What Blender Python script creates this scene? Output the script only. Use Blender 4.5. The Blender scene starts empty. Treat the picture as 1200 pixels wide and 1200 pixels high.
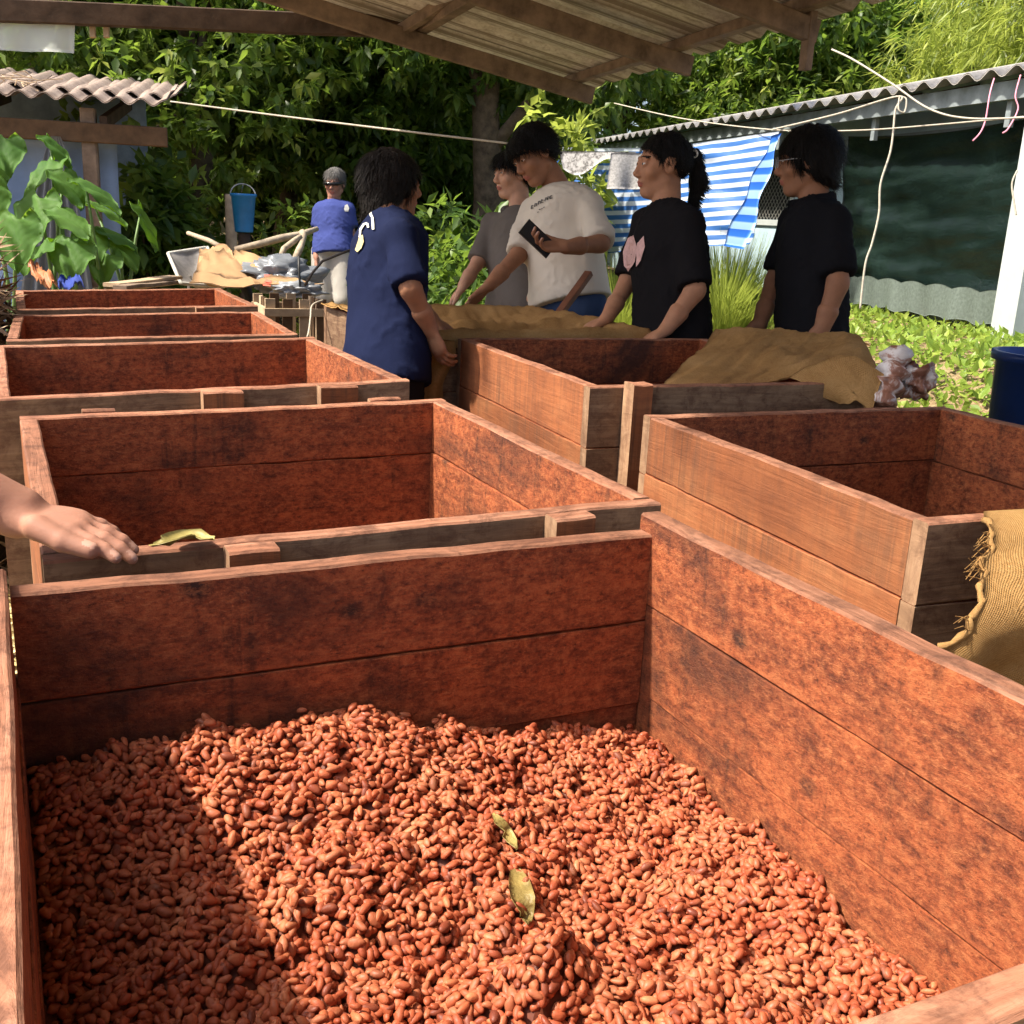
import bpy, bmesh, math, random
import numpy as np
from mathutils import Vector, Matrix, noise
from mathutils.bvhtree import BVHTree

random.seed(7); RNG = np.random.default_rng(7)
SC = bpy.context.scene
COL = SC.collection

# ------------------------------------------------------------------ camera
CAM_H = 1.317
YAW, PITCH, ROLL, FPX = math.radians(24.991), math.radians(15.717), math.radians(2.742), 1230.2
cF = np.array([math.sin(YAW)*math.cos(PITCH), math.cos(YAW)*math.cos(PITCH), -math.sin(PITCH)])
_R0 = np.array([math.cos(YAW), -math.sin(YAW), 0.0]); _U0 = np.cross(_R0, cF)
cR = math.cos(ROLL)*_R0 + math.sin(ROLL)*_U0
cU = -math.sin(ROLL)*_R0 + math.cos(ROLL)*_U0
CAM = np.array([0.0, 0.0, CAM_H])
RH = _R0.copy(); FH = np.array([math.sin(YAW), math.cos(YAW), 0.0]); ZU = np.array([0, 0, 1.0])
cam_data = bpy.data.cameras.new('camera'); cam_data.sensor_width = 36; cam_data.lens = FPX/1200*36
cam_data.clip_start = 0.02; cam_data.clip_end = 400
cam = bpy.data.objects.new('camera', cam_data); COL.objects.link(cam); SC.camera = cam
cam.matrix_world = Matrix([[cR[0], cU[0], -cF[0], CAM[0]], [cR[1], cU[1], -cF[1], CAM[1]],
                           [cR[2], cU[2], -cF[2], CAM[2]], [0, 0, 0, 1]])

# ------------------------------------------------------------------ sky and sun
SUN_EL, SUN_AZ = math.radians(54), math.atan2(0.16, -0.98)      # to-sun azimuth, from the open left side
to_sun = Vector((math.cos(SUN_EL)*math.cos(SUN_AZ), math.cos(SUN_EL)*math.sin(SUN_AZ), math.sin(SUN_EL)))
world = bpy.data.worlds.new('World'); SC.world = world; world.use_nodes = True
wnt = world.node_tree; wnt.nodes.clear()
sky = wnt.nodes.new('ShaderNodeTexSky'); sky.sky_type = 'NISHITA'; sky.sun_disc = False
sky.sun_elevation = SUN_EL; sky.sun_rotation = math.radians(90) - SUN_AZ
sky.dust_density = 4.0; sky.air_density = 0.8; sky.ozone_density = 0.4; sky.altitude = 50
wbg = wnt.nodes.new('ShaderNodeBackground'); wbg.inputs['Strength'].default_value = 0.125
wout = wnt.nodes.new('ShaderNodeOutputWorld')
wnt.links.new(sky.outputs[0], wbg.inputs[0]); wnt.links.new(wbg.outputs[0], wout.inputs[0])
sun_d = bpy.data.lights.new('sun', 'SUN'); sun_d.energy = 4.0; sun_d.angle = math.radians(2.0); sun_d.color = (1.0, 0.92, 0.78)
sun = bpy.data.objects.new('sun', sun_d); COL.objects.link(sun)
sun.rotation_euler = to_sun.to_track_quat('Z', 'Y').to_euler(); sun.location = (-6, 1, 9)
SC.view_settings.view_transform = 'Standard'; SC.view_settings.look = 'None'
SC.view_settings.exposure = 1.35; SC.view_settings.gamma = 1.0; SC.view_settings.use_curve_mapping = False
SC.render.engine = 'CYCLES'
SC.cycles.use_denoising = True
SC.cycles.max_bounces = 8; SC.cycles.diffuse_bounces = 5; SC.cycles.transparent_max_bounces = 8
SC.cycles.sample_clamp_indirect = 8.0

# ------------------------------------------------------------------ pixel -> place (photo pixels are 1200 x 1200)
def ray(px, py): return cF + cR*(px-600)/FPX - cU*(py-600)/FPX
def at(px, py, Z): return CAM + ray(px, py)*Z
def onx(px, py, x): r = ray(px, py); return CAM + r*(x/r[0])
def ony(px, py, y): r = ray(px, py); return CAM + r*(y/r[1])
def onz(px, py, z): r = ray(px, py); return CAM + r*((z-CAM_H)/r[2])

# ------------------------------------------------------------------ mesh helpers
ORG = {}
def link(o, parent):
    COL.objects.link(o)
    if parent is not None: o.parent = parent
def org(p): return ORG.get(p.name, np.zeros(3)) if p is not None else np.zeros(3)
def thing(name, label, cat, loc, group=None):
    o = bpy.data.objects.new(name, None); COL.objects.link(o); o.location = tuple(loc); o.empty_display_size = .1
    o['label'] = label; o['category'] = cat
    if group: o['group'] = group
    ORG[o.name] = np.array(loc, float); return o
def tag(o, label, cat, group=None):
    o['label'] = label; o['category'] = cat
    if group: o['group'] = group
    return o
def struct(o): o['kind'] = 'structure'; return o
def stuff(o, label=None, cat=None):
    o['kind'] = 'stuff'
    if label: o['label'] = label; o['category'] = cat
    return o
def mesh_obj(name, V, Fc, mats, parent=None, smooth=False, midx=None, uv=None, tint=None, origin=None):
    """V world coordinates; the object sits at its parent's origin (or at `origin`)."""
    V = np.asarray(V, float)
    o0 = org(parent) if parent is not None else (np.array(origin, float) if origin is not None else np.zeros(3))
    me = bpy.data.meshes.new(name)
    L = V - o0
    if isinstance(Fc, np.ndarray):
        n = len(Fc); k = Fc.shape[1]
        me.vertices.add(len(L)); me.vertices.foreach_set('co', L.astype(np.float32).ravel())
        me.loops.add(n*k); me.loops.foreach_set('vertex_index', Fc.astype(np.int32).ravel())
        me.polygons.add(n); me.polygons.foreach_set('loop_start', np.arange(0, n*k, k, dtype=np.int32))
        me.polygons.foreach_set('loop_total', np.full(n, k, dtype=np.int32))
        me.update(calc_edges=True)
    else:
        me.from_pydata([tuple(v) for v in L], [], [tuple(int(i) for i in f) for f in Fc])
    if not isinstance(mats, (list, tuple)): mats = [mats]
    for m in mats: me.materials.append(m)
    if midx is not None: me.polygons.foreach_set('material_index', np.asarray(midx, np.int32))
    if smooth: me.polygons.foreach_set('use_smooth', np.ones(len(me.polygons), bool))
    if uv is not None:
        ul = me.uv_layers.new(name='UVMap'); uv = np.asarray(uv, np.float32)
        if len(uv) == len(L):
            li = np.zeros(len(me.loops), np.int32); me.loops.foreach_get('vertex_index', li); uv = uv[li]
        ul.data.foreach_set('uv', uv.ravel())
    if tint is not None:
        a = me.attributes.new('tint', 'FLOAT', 'POINT'); a.data.foreach_set('value', np.asarray(tint, np.float32))
    me.validate(); me.update()
    o = bpy.data.objects.new(name, me); link(o, parent)
    if parent is None: o.location = tuple(o0)
    ORG[o.name] = o0
    return o

class MB:
    def __init__(s): s.V = []; s.F = []; s.M = []
    def add(s, V, F, m=0):
        b = len(s.V); s.V += [tuple(v) for v in V]; s.F += [tuple(i+b for i in f) for f in F]; s.M += [m]*len(F); return s
    def hexa(s, P, m=0):
        return s.add(P, [(0,3,2,1), (4,5,6,7), (0,1,5,4), (1,2,6,5), (2,3,7,6), (3,0,4,7)], m)
    def beam(s, A, B, w, h, up=(0,0,1), m=0, jit=0.0, seg=1):
        """a squared timber from A to B; w across, h along up"""
        A = np.array(A, float); B = np.array(B, float); d = B-A; d /= np.linalg.norm(d)
        up = np.array(up, float); x = np.cross(d, up); x /= np.linalg.norm(x); u = np.cross(x, d)
        c = min(w, h)*.1
        pr = [(-w/2+c,-h/2), (w/2-c,-h/2), (w/2,-h/2+c), (w/2,h/2-c), (w/2-c,h/2), (-w/2+c,h/2), (-w/2,h/2-c), (-w/2,-h/2+c)]
        V = []; F = []
        for i in range(seg+1):
            p = A+(B-A)*i/seg + (RNG.normal(0, jit, 3) if jit else 0)
            for a, b in pr: V.append(p + x*a + u*b)
        for i in range(seg):
            for j in range(8):
                k = (j+1) % 8; F.append((i*8+j, i*8+k, (i+1)*8+k, (i+1)*8+j))
        F.append(tuple(range(7, -1, -1))); F.append(tuple(seg*8+j for j in range(8)))
        return s.add(V, F, m)
    def tube(s, pts, r, n=8, m=0, cap=True):
        P = np.array(pts, float); k = len(P); rr = np.full(k, r, float) if np.isscalar(r) else np.array(r, float)
        T = np.gradient(P, axis=0); T /= np.linalg.norm(T, axis=1)[:, None]+1e-12
        ref = np.array([0, 0, 1.0]) if abs(T[0][2]) < .9 else np.array([1.0, 0, 0])
        V = []; F = []
        x = np.cross(T[0], ref); x /= np.linalg.norm(x)
        for i in range(k):
            x = x - T[i]*(x@T[i]); x /= np.linalg.norm(x); y = np.cross(T[i], x)
            for j in range(n):
                a = 2*math.pi*j/n; V.append(P[i]+rr[i]*(math.cos(a)*x+math.sin(a)*y))
        for i in range(k-1):
            for j in range(n):
                q = (j+1) % n; F.append((i*n+j, i*n+q, (i+1)*n+q, (i+1)*n+j))
        if cap: F.append(tuple(range(n-1, -1, -1))); F.append(tuple((k-1)*n+j for j in range(n)))
        return s.add(V, F, m)
    def lathe(s, C, prof, n=24, m=0):
        V = []; F = []
        for (r, z) in prof:
            for j in range(n):
                a = 2*math.pi*j/n; V.append((C[0]+r*math.cos(a), C[1]+r*math.sin(a), C[2]+z))
        for i in range(len(prof)-1):
            for j in range(n):
                q = (j+1) % n; F.append((i*n+j, i*n+q, (i+1)*n+q, (i+1)*n+j))
        return s.add(V, F, m)
    def build(s, name, mats, parent=None, smooth=False, origin=None):
        o = mesh_obj(name, s.V, s.F, mats, parent, smooth, s.M, origin=origin); return o

def grid_faces(nu, nv):
    i, j = np.meshgrid(np.arange(nu-1), np.arange(nv-1), indexing='ij'); a = (i*nv+j).ravel()
    return np.stack([a, a+nv, a+nv+1, a+1], 1)
def snoise(P, scale, seed=0, n=14):
    """smooth pseudo noise, about -1..1"""
    r = np.random.default_rng(seed); P = np.asarray(P, float)/scale; out = np.zeros(len(P)); tot = 0
    for i in range(n):
        f = r.normal(0, 1, P.shape[1])*(1+.9*i/n*2); a = 1/(1+i*.15); out += a*np.sin(P@f*2.2+r.uniform(0, 6.28)+1.2*np.sin(P@r.normal(0, 1, P.shape[1])+r.uniform(0, 6.28))); tot += a*a
    return out/math.sqrt(tot)/1.2
def cloth(name, V, nu, nv, mat, parent=None, thick=.004, uvs=1.0, origin=None):
    V = np.asarray(V, float).reshape(nu, nv, 3)
    du = np.gradient(V, axis=0); dv = np.gradient(V, axis=1); N = np.cross(du, dv); N /= np.linalg.norm(N, axis=2)[..., None]+1e-9
    A = V.reshape(-1, 3); B = (V-N*thick).reshape(-1, 3); n = nu*nv
    f = grid_faces(nu, nv); F = [tuple(q) for q in f] + [tuple(q[::-1]+n) for q in f]
    ed = [i*nv for i in range(nu)]+[(nu-1)*nv+j for j in range(1, nv)]+[i*nv+nv-1 for i in range(nu-2, -1, -1)]+[j for j in range(nv-2, 0, -1)]
    for a, b in zip(ed, ed[1:]+ed[:1]): F.append((a, b, b+n, a+n))
    lu = np.concatenate([[0], np.cumsum(np.linalg.norm(np.diff(V[:, nv//2], axis=0), axis=1))])
    lv = np.concatenate([[0], np.cumsum(np.linalg.norm(np.diff(V[nu//2], axis=0), axis=1))])
    UV = np.stack(np.meshgrid(lu, lv, indexing='ij'), -1).reshape(-1, 2)*uvs
    return mesh_obj(name, np.concatenate([A, B]), F, mat, parent, True, uv=np.concatenate([UV, UV]), origin=origin)

# ------------------------------------------------------------------ materials
class Mt:
    def __init__(s, name, rough=.7, spec=.3):
        s.m = bpy.data.materials.new(name); s.m.use_nodes = True; s.t = s.m.node_tree; s.n = s.t.nodes
        s.b = s.n['Principled BSDF']; s.b.inputs['Roughness'].default_value = rough
        s.b.inputs['Specular IOR Level'].default_value = spec
        s.out = s.n['Material Output']
    def nd(s, typ, **kw):
        x = s.n.new('ShaderNode'+typ)
        for k, v in kw.items(): setattr(x, k, v)
        return x
    def L(s, a, b): s.t.links.new(a, b)
    def co(s, kind='Object', scale=(1,1,1), rot=(0,0,0), loc=(0,0,0)):
        c = s.nd('TexCoord'); mp = s.nd('Mapping')
        mp.inputs['Scale'].default_value = scale; mp.inputs['Rotation'].default_value = rot; mp.inputs['Location'].default_value = loc
        if kind == 'World': g = s.nd('NewGeometry'); s.L(g.outputs['Position'], mp.inputs[0])
        else: s.L(c.outputs[kind], mp.inputs[0])
        return mp.outputs[0]
    def noise(s, vec, scale=5, detail=4, rough=.6, dist=0.0):
        x = s.nd('TexNoise'); x.inputs['Scale'].default_value = scale; x.inputs['Detail'].default_value = detail
        x.inputs['Roughness'].default_value = rough; x.inputs['Distortion'].default_value = dist
        if vec is not None: s.L(vec, x.inputs['Vector'])
        return x.outputs['Fac']
    def ramp(s, fac, stops):
        r = s.nd('ValToRGB'); e = r.color_ramp.elements
        while len(e) < len(stops): e.new(.5)
        for i, (p, c) in enumerate(stops):
            e[i].position = p; e[i].color = (*c, 1) if len(c) == 3 else c
        s.L(fac, r.inputs[0]); return r.outputs[0]
    def mix(s, fac, a, b, mode='MIX'):
        x = s.nd('MixRGB'); x.blend_type = mode
        for i, v in zip((0, 1, 2), (fac, a, b)):
            if hasattr(v, 'is_linked') or isinstance(v, bpy.types.NodeSocket): s.L(v, x.inputs[i])
            elif i == 0: x.inputs[0].default_value = v
            else: x.inputs[i].default_value = (*v, 1)
        return x.outputs[0]
    def math(s, op, a, b=0.0):
        x = s.nd('Math'); x.operation = op
        for i, v in enumerate((a, b)):
            if isinstance(v, bpy.types.NodeSocket): s.L(v, x.inputs[i])
            else: x.inputs[i].default_value = v
        return x.outputs[0]
    def attr(s, name='tint'):
        x = s.nd('Attribute'); x.attribute_name = name; return x.outputs['Fac']
    def rnd(s): return s.nd('ObjectInfo').outputs['Random']
    def color(s, c):
        if isinstance(c, bpy.types.NodeSocket): s.L(c, s.b.inputs['Base Color'])
        else: s.b.inputs['Base Color'].default_value = (*c, 1)
        return s
    def bump(s, h, strength=.5, dist=.01):
        x = s.nd('Bump'); x.inputs['Strength'].default_value = strength; x.inputs['Distance'].default_value = dist
        s.L(h, x.inputs['Height']); s.L(x.outputs[0], s.b.inputs['Normal']); return s
    def rough(s, sock): s.L(sock, s.b.inputs['Roughness']); return s
    def translucent(s, fac, col):
        t = s.nd('BsdfTranslucent'); mx = s.nd('MixShader'); mx.inputs[0].default_value = fac
        if isinstance(col, bpy.types.NodeSocket): s.L(col, t.inputs[0])
        else: t.inputs[0].default_value = (*col, 1)
        s.L(s.b.outputs[0], mx.inputs[1]); s.L(t.outputs[0], mx.inputs[2]); s.L(mx.outputs[0], s.out.inputs[0]); return s

def plain(name, c, rough=.7, var=.25, scale=14, spec=.3, bump=.0, metal=0.0):
    m = Mt(name, rough, spec); v = m.co('Object'); n = m.noise(v, scale, 5, .65)
    m.color(m.ramp(n, [(.3, [x*(1-var) for x in c]), (.7, [min(1, x*(1+var)) for x in c])]))
    if bump: m.bump(n, bump, .01)
    m.b.inputs['Metallic'].default_value = metal
    return m.m

def wood(name, stops, stain=None, rough=.75, streak=0.0, bumpd=.003, gw=.6, dirt=0.0):
    """UV in metres: u along the plank, v across"""
    m = Mt(name, rough, .25); r = m.rnd(); off = m.nd('CombineXYZ'); m.L(m.math('MULTIPLY', r, 37.0), off.inputs[0]); m.L(m.math('MULTIPLY', r, 11.0), off.inputs[1])
    add = m.nd('VectorMath'); add.operation = 'ADD'; m.L(m.nd('TexCoord').outputs['UV'], add.inputs[0]); m.L(off.outputs[0], add.inputs[1])
    def mp(sc):
        q = m.nd('Mapping'); q.inputs['Scale'].default_value = sc; m.L(add.outputs[0], q.inputs[0]); return q.outputs[0]
    g = m.noise(mp((2.5, 42, 1)), 1.0, 7, .72, 1.6)
    big = m.noise(mp((2.2, 5, 1)), 1.6, 4, .6)
    c = m.ramp(m.math('ADD', m.math('MULTIPLY', g, gw), m.math('MULTIPLY', big, 1-gw)), stops)
    if dirt:
        d1 = m.noise(mp((22, 30, 1)), 1.0, 6, .75, .5); c = m.mix(m.ramp(d1, [(.38, (dirt,)*3), (.55, (0, 0, 0))]), c, (.085, .035, .022))
    # brightness differs from plank to plank
    br = m.math('ADD', .78, m.math('MULTIPLY', r, .4)); hs = m.nd('HueSaturation'); m.L(c, hs.inputs['Color']); m.L(br, hs.inputs['Value']); c = hs.outputs[0]
    h = g
    if streak:
        s2 = m.noise(mp((55, 1.2, 1)), 1.0, 5, .7, .8); s3 = m.noise(mp((3, 4, 1)), 1.0, 4, .6); c = m.mix(m.math('MULTIPLY', m.ramp(s2, [(.40, (streak,)*3), (.60, (0, 0, 0))]), m.ramp(s3, [(.4, (.2,)*3), (.6, (1, 1, 1))])), c, (.10, .05, .03)); h = m.math('ADD', g, m.math('MULTIPLY', s2, .3))
    if stain:
        f1 = m.noise(mp((11, 15, 1)), 1.0, 8, .76, .15); f2 = m.noise(mp((52, 75, 1)), 1.0, 7, .8, .0); f3 = m.noise(mp((1.8, 2.6, 1)), 1.0, 5, .7, .3)
        f4 = m.noise(mp((150, 120, 1)), 1.0, 3, .6)
        sc = m.ramp(f1, stain); c = m.mix(.85, c, sc); c = m.mix(m.ramp(g, [(.36, (.4,)*3), (.5, (0, 0, 0))]), c, (.09, .024, .011)); f5 = m.noise(mp((130, 190, 1)), 1.0, 5, .8); c = m.mix(m.ramp(f5, [(.36, (.8,)*3), (.47, (0, 0, 0))]), c, (.10, .024, .011)); c = m.mix(m.ramp(f5, [(.56, (0, 0, 0)), (.68, (.6,)*3)]), c, (.62, .25, .10)); dr = m.noise(mp((26, 2.2, 1)), 1.0, 5, .7, .6); c = m.mix(m.math('MULTIPLY', m.ramp(dr, [(.34, (.8,)*3), (.46, (0, 0, 0))]), m.ramp(f3, [(.4, (1, 1, 1)), (.6, (.1,)*3)])), c, (.055, .02, .012))
        vo = m.nd('TexVoronoi'); vo.inputs['Scale'].default_value = 5.5; m.L(mp((1, 1.3, 1)), vo.inputs['Vector']); c = m.mix(m.ramp(m.math('ADD', vo.outputs['Distance'], m.math('MULTIPLY', f1, .10)), [(.09, (.9,)*3), (.17, (0, 0, 0))]), c, (.022, .014, .012))
        c = m.mix(m.ramp(f2, [(.48, (0, 0, 0)), (.68, (.75,)*3)]), c, (.55, .19, .07))
        c = m.mix(m.ramp(f2, [(.33, (.95,)*3), (.47, (0, 0, 0))]), c, (.07, .02, .010))
        c = m.mix(m.ramp(f3, [(.34, (.85,)*3), (.47, (0, 0, 0))]), c, (.045, .02, .014))
        c = m.mix(m.ramp(f4, [(.72, (0, 0, 0)), (.80, (.7,)*3)]), c, (.62, .40, .26))
        h = m.math('ADD', m.math('MULTIPLY', f2, 1.2), m.math('MULTIPLY', f5, .9)); m.rough(m.math('ADD', .42, m.math('MULTIPLY', f1, .45)))
    m.color(c); m.bump(h, .8, bumpd); return m.m

M = {}
M['wood_out'] = wood('weathered_board', [(.3, (.10, .058, .034)), (.5, (.25, .15, .088)), (.68, (.40, .27, .165))], streak=.12, dirt=.6)
M['wood_saw'] = wood('sawn_board', [(.25, (.16, .050, .021)), (.5, (.31, .105, .040)), (.75, (.43, .18, .075))], streak=.6, gw=.3, dirt=.25)
M['wood_rim'] = wood('board_edge', [(.3, (.13, .05, .028)), (.5, (.31, .135, .078)), (.68, (.46, .24, .155))], dirt=.7, bumpd=.006)
M['wood_end'] = wood('board_end', [(.3, (.13, .07, .04)), (.5, (.30, .175, .10)), (.68, (.46, .30, .18))], dirt=.5)
M['wood_in'] = wood('stained_board', [(.3, (.13, .04, .02)), (.6, (.34, .11, .045))], stain=[(.28, (.065, .017, .009)), (.42, (.21, .048, .018)), (.56, (.37, .092, .031)), (.70, (.48, .14, .047)), (.82, (.20, .05, .02))], bumpd=.005)
M['timber'] = plain('roof_timber', (.20, .145, .105), .8, .45, 9, .2, .3)
M['timber_dark'] = plain('dark_timber', (.07, .045, .03), .8, .4, 9, .2, .3)
M['timber_pale'] = plain('pale_timber', (.42, .31, .2), .8, .3, 12, .2, .3)

# ================================================================== GROUND
def sstep(a, b, x): t = np.clip((np.asarray(x, float)-a)/(b-a), 0, 1); return t*t*(3-2*t)
def gz(x, y):
    x = np.asarray(x, float); y = np.asarray(y, float)
    return np.maximum(.52*sstep(3.7, 6.0, x), 1.0*sstep(8.5, 24, y)) + .012*np.sin(x*1.7+y*.9)+.01*np.sin(y*2.3-x)-.01
def axis(lo, hi, fine0, fine1, st):
    a = list(np.arange(fine0, fine1, st)); d = st; x = fine1
    while x < hi: a.append(x); d *= 1.35; x += d
    a.append(hi); d = st; x = fine0-st; pre = []
    while x > lo: pre.append(x); d *= 1.35; x -= d
    pre.append(lo); return np.array(pre[::-1]+a)
gx = axis(-150, 150, -4, 12, .2); gy = axis(-120, 200, -3, 24, .25)
GX, GY = np.meshgrid(gx, gy, indexing='ij')
GV = np.stack([GX, GY, gz(GX, GY)], -1).reshape(-1, 3)
m = Mt('dirt_ground', .95, .1); v = m.co('World'); n1 = m.noise(v, 1.3, 6, .65); n2 = m.noise(v, 28, 6, .7); n3 = m.noise(v, .35, 3, .5)
c = m.ramp(n2, [(.3, (.11, .07, .04)), (.5, (.24, .165, .095)), (.68, (.42, .32, .19))])
c = m.mix(m.ramp(n1, [(.42, (0, 0, 0)), (.62, (.7,)*3)]), c, (.30, .235, .13)); m.color(c); m.bump(n2, .7, .03); M['ground'] = m.m
struct(mesh_obj('ground', GV, grid_faces(len(gx), len(gy)), M['ground'], smooth=True))

# ================================================================== FERMENTATION BOXES
S = .9; TH = .0315
def zz(z): return .93+S*(z-.93)
def plank(name, parent, A, B, up, nrm, h, th, mats, mi=(0, 1, 2, 3), seg=14, wav=.0005, rnd=None, inner_edge=None):
    """A-B bottom-inner edge line; nrm points outward (away from the inside); mi = inner, outer, edge, end"""
    r = rnd or RNG; A = np.array(A, float); B = np.array(B, float); up = np.array(up, float); nrm = np.array(nrm, float)
    Ln = np.linalg.norm(B-A); c = .0013 if inner_edge else .003
    pr = [(0, c), (0, h-c), (c, h), (th-c, h), (th, h-c), (th, c), (th-c, 0), (c, 0)]
    per = np.concatenate([[0], np.cumsum([math.dist(pr[i], pr[(i+1) % 8]) for i in range(8)])])
    V = []; F = []; MI = []; UV = []; ph = r.uniform(0, 6.28, 4)
    for i in range(seg+1):
        t = i/seg; p = A+(B-A)*t
        wv = wav*(math.sin(t*9+ph[0])+math.sin(t*23+ph[1])); tp = wav*1.2*(math.sin(t*7+ph[2])+math.sin(t*31+ph[3]))+r.normal(0, wav*1.2)
        for k, (a, b) in enumerate(pr):
            V.append(p+nrm*(a+wv)+up*(b+(tp if b > h/2 else 0)))
    for i in range(seg):
        for k in range(8):
            q = (k+1) % 8; F.append((i*8+k, i*8+q, (i+1)*8+q, (i+1)*8+k))
            MI.append(mi[0] if k == 0 or (k == 7) or (k == 1 and inner_edge) else mi[1] if k == 4 or k == 5 or (k == 3 and inner_edge) else mi[2])
            u0, u1 = Ln*i/seg, Ln*(i+1)/seg; v0, v1 = per[k], per[k+1]
            UV += [(u0, v0), (u0, v1), (u1, v1), (u1, v0)]
    for e, rev in ((0, True), (seg, False)):
        idx = list(range(8)); idx = idx[::-1] if rev else idx
        F.append(tuple(e*8+k for k in idx)); MI.append(mi[3]); UV += [(pr[k][0]*2, pr[k][1]*.3) for k in idx]
    return mesh_obj(name, V, F, mats, parent, False, MI, UV)
BOXMATS = [M['wood_in'], M['wood_out'], M['wood_rim'], M['wood_end'], M['wood_saw']]
BOX = {}
def fbox(key, label, x, y, w, d, yaw, z, tilt=0.0, side_over=False, dz=(0, 0, 0, 0), drop_far=0.0, heights=(.26, .25, .22), out_side=1, battens=(), pitch=0.0, twist=0.0):
    """rim rectangle with its left-near outer corner at x, y (fitted to the photo), tilt = right side higher by tilt"""
    x, y, w, d = x*S, y*S, w*S, d*S; z = zz(z); yw = math.radians(yaw); ex = np.array([math.cos(yw), math.sin(yw), 0]); ey = np.array([-math.sin(yw), math.cos(yw), 0])
    o = np.array([x, y, 0]); cen = o+ex*w/2+ey*d/2
    root = thing('fermentation_box', label, 'wooden box', (cen[0], cen[1], 0), 'cocoa fermentation boxes in two rows')
    def P(a, b, zt): return o+ex*a+ey*b+np.array([0, 0, zt+tilt*(a/w-.5)+pitch*(b/d-.5)])
    def wall(a0, b0, a1, b1, nrm, top, mi, tag_):
        zt = top
        for k, hh in enumerate(heights):
            hh2 = hh*S; g = .0004+.0009*RNG.random()
            hh2 += RNG.normal(0, .004)
            A = P(a0, b0, zt-hh2); B = P(a1, b1, zt-hh2)
            push = RNG.normal(0, .0012)
            plank('plank', root, A+nrm*push, B+nrm*push, (0, 0, 1), nrm, hh2-g, TH, BOXMATS, mi if k == 0 else (mi[0], mi[1], mi[0], mi[3]), inner_edge=k > 0)
            zt -= hh2
        return zt
    so = TH if side_over else 0.0
    # near, far walls full width unless the sides run past them
    e = .0
    ins = .0 if not side_over else TH+.001
    zb = wall(0+ins, TH, w-ins, TH, -ey, z+dz[0], (0, 1, 2, 3), 'near')
    wall(0+ins, d-TH, w-ins, d-TH, ey, z+dz[1]-drop_far, (0, 1, 2, 3), 'far')
    s0, s1 = (0.0, d) if side_over else (TH+.001, d-TH-.001)
    wall(TH, s0, TH, s1, -ex, z+dz[2], (0, 4 if out_side else 1, 2, 3), 'left')
    wall(w-TH, s0, w-TH, s1, ex, z+dz[3], (0, 1, 2, 3), 'right')
    zf = zb+.03
    for k in range(5):
        a0 = TH+.004+(w-2*TH-.008)*k/5; a1 = TH+.004+(w-2*TH-.008)*(k+1)/5-.004
        plank('floor_board', root, P(a0, TH+.003, zf), P(a0, d-TH-.003, zf), (0, 0, 1), ex, .02, a1-a0, BOXMATS, (0, 0, 0, 3), seg=4)
    for a in (.03, w-.09):
        for b in (.03, d-.09):
            mb = MB(); p = P(a, b, 0); p0 = p.copy(); p0[2] = -.03; p1 = p.copy(); p1[2] = zf-.001
            mb.beam(p0+ex*.03+ey*.03, p1+ex*.03+ey*.03, .06, .06, up=ey, jit=.001, seg=3); mb.build('leg', M['timber'], root)
    for (face, f0, wd, dp, hb, ht) in battens:
        if face == 'near':
            A = P(f0, -.0015, z+dz[0]+ht-hb); mi = (1, 1, 2, 2)
            plank('batten', root, A, A+ex*wd, (0, 0, 1), -ey, hb, dp, BOXMATS, (2, 4, 2, 3), seg=2)
        else:
            A = P(f0, d+.0015, z+dz[1]+ht-hb)
            plank('batten', root, A, A+ex*wd, (0, 0, 1), ey, hb, dp, BOXMATS, (2, 3, 2, 3), seg=2)
    BOX[key] = dict(root=root, P=P, w=w, d=d, z=z, ex=ex, ey=ey); return root
fbox('L1', 'stained open wooden box filled with cocoa beans', -.058, .327, .940, .963, 1.18, .922, side_over=True, dz=(0, -.004, .012, .016), tilt=-.006, heights=(.135, .135, .25, .24), drop_far=.002)
fbox('L2', 'empty stained wooden box directly beyond the bean filled box, hand resting on its rim', -.005, 1.408, .948, .983, 1.52, .912, tilt=.006, heights=(.135, .17, .25, .18), pitch=.006,
     battens=[('near', .205, .062, .036, .5, .0), ('near', .655, .062, .036, .5, .0), ('far', .11, .06, .02, .1, .004), ('far', .69, .07, .02, .1, .004)])
fbox('L3', 'empty stained box third in the row that holds the beans', -.083, 2.557, .974, .942, 1.30, .928, tilt=.018, heights=(.3, .26, .2),
     battens=[('near', .40, .085, .036, .5, .0), ('near', .655, .085, .036, .5, .0)])
fbox('L4', 'shallow looking empty box fourth in the row that holds the beans', -.070, 3.771, .941, .821, -1.49, .911, tilt=.02, heights=(.3, .26, .2))
fbox('L5', 'empty box at the leafy plant end of the bean box row', -.040, 4.674, .955, .952, .27, .924, tilt=.022, heights=(.3, .26, .2), battens=[('near', .62, .03, .03, .3, .0)])
fbox('R1', 'empty box with pale orange sawn side and burlap over its near rim', 1.289, 1.186, .915, .982, -3.66, .917, heights=(.145, .20, .22, .2), tilt=.004, pitch=-.008)
fbox('R2', 'empty box with water stained side, standing in front of the woman in black', 1.301, 2.350, .980, 1.062, -2.71, .948, heights=(.165, .3, .3),
     battens=[('near', .085, .05, .05, .75, .012)])
fbox('R3', 'box covered with burlap between the navy shirt person and the white shirt man', 1.20, 3.46, .98, 1.04, 2.15, .955, heights=(.2, .3, .3), out_side=0)

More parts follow.
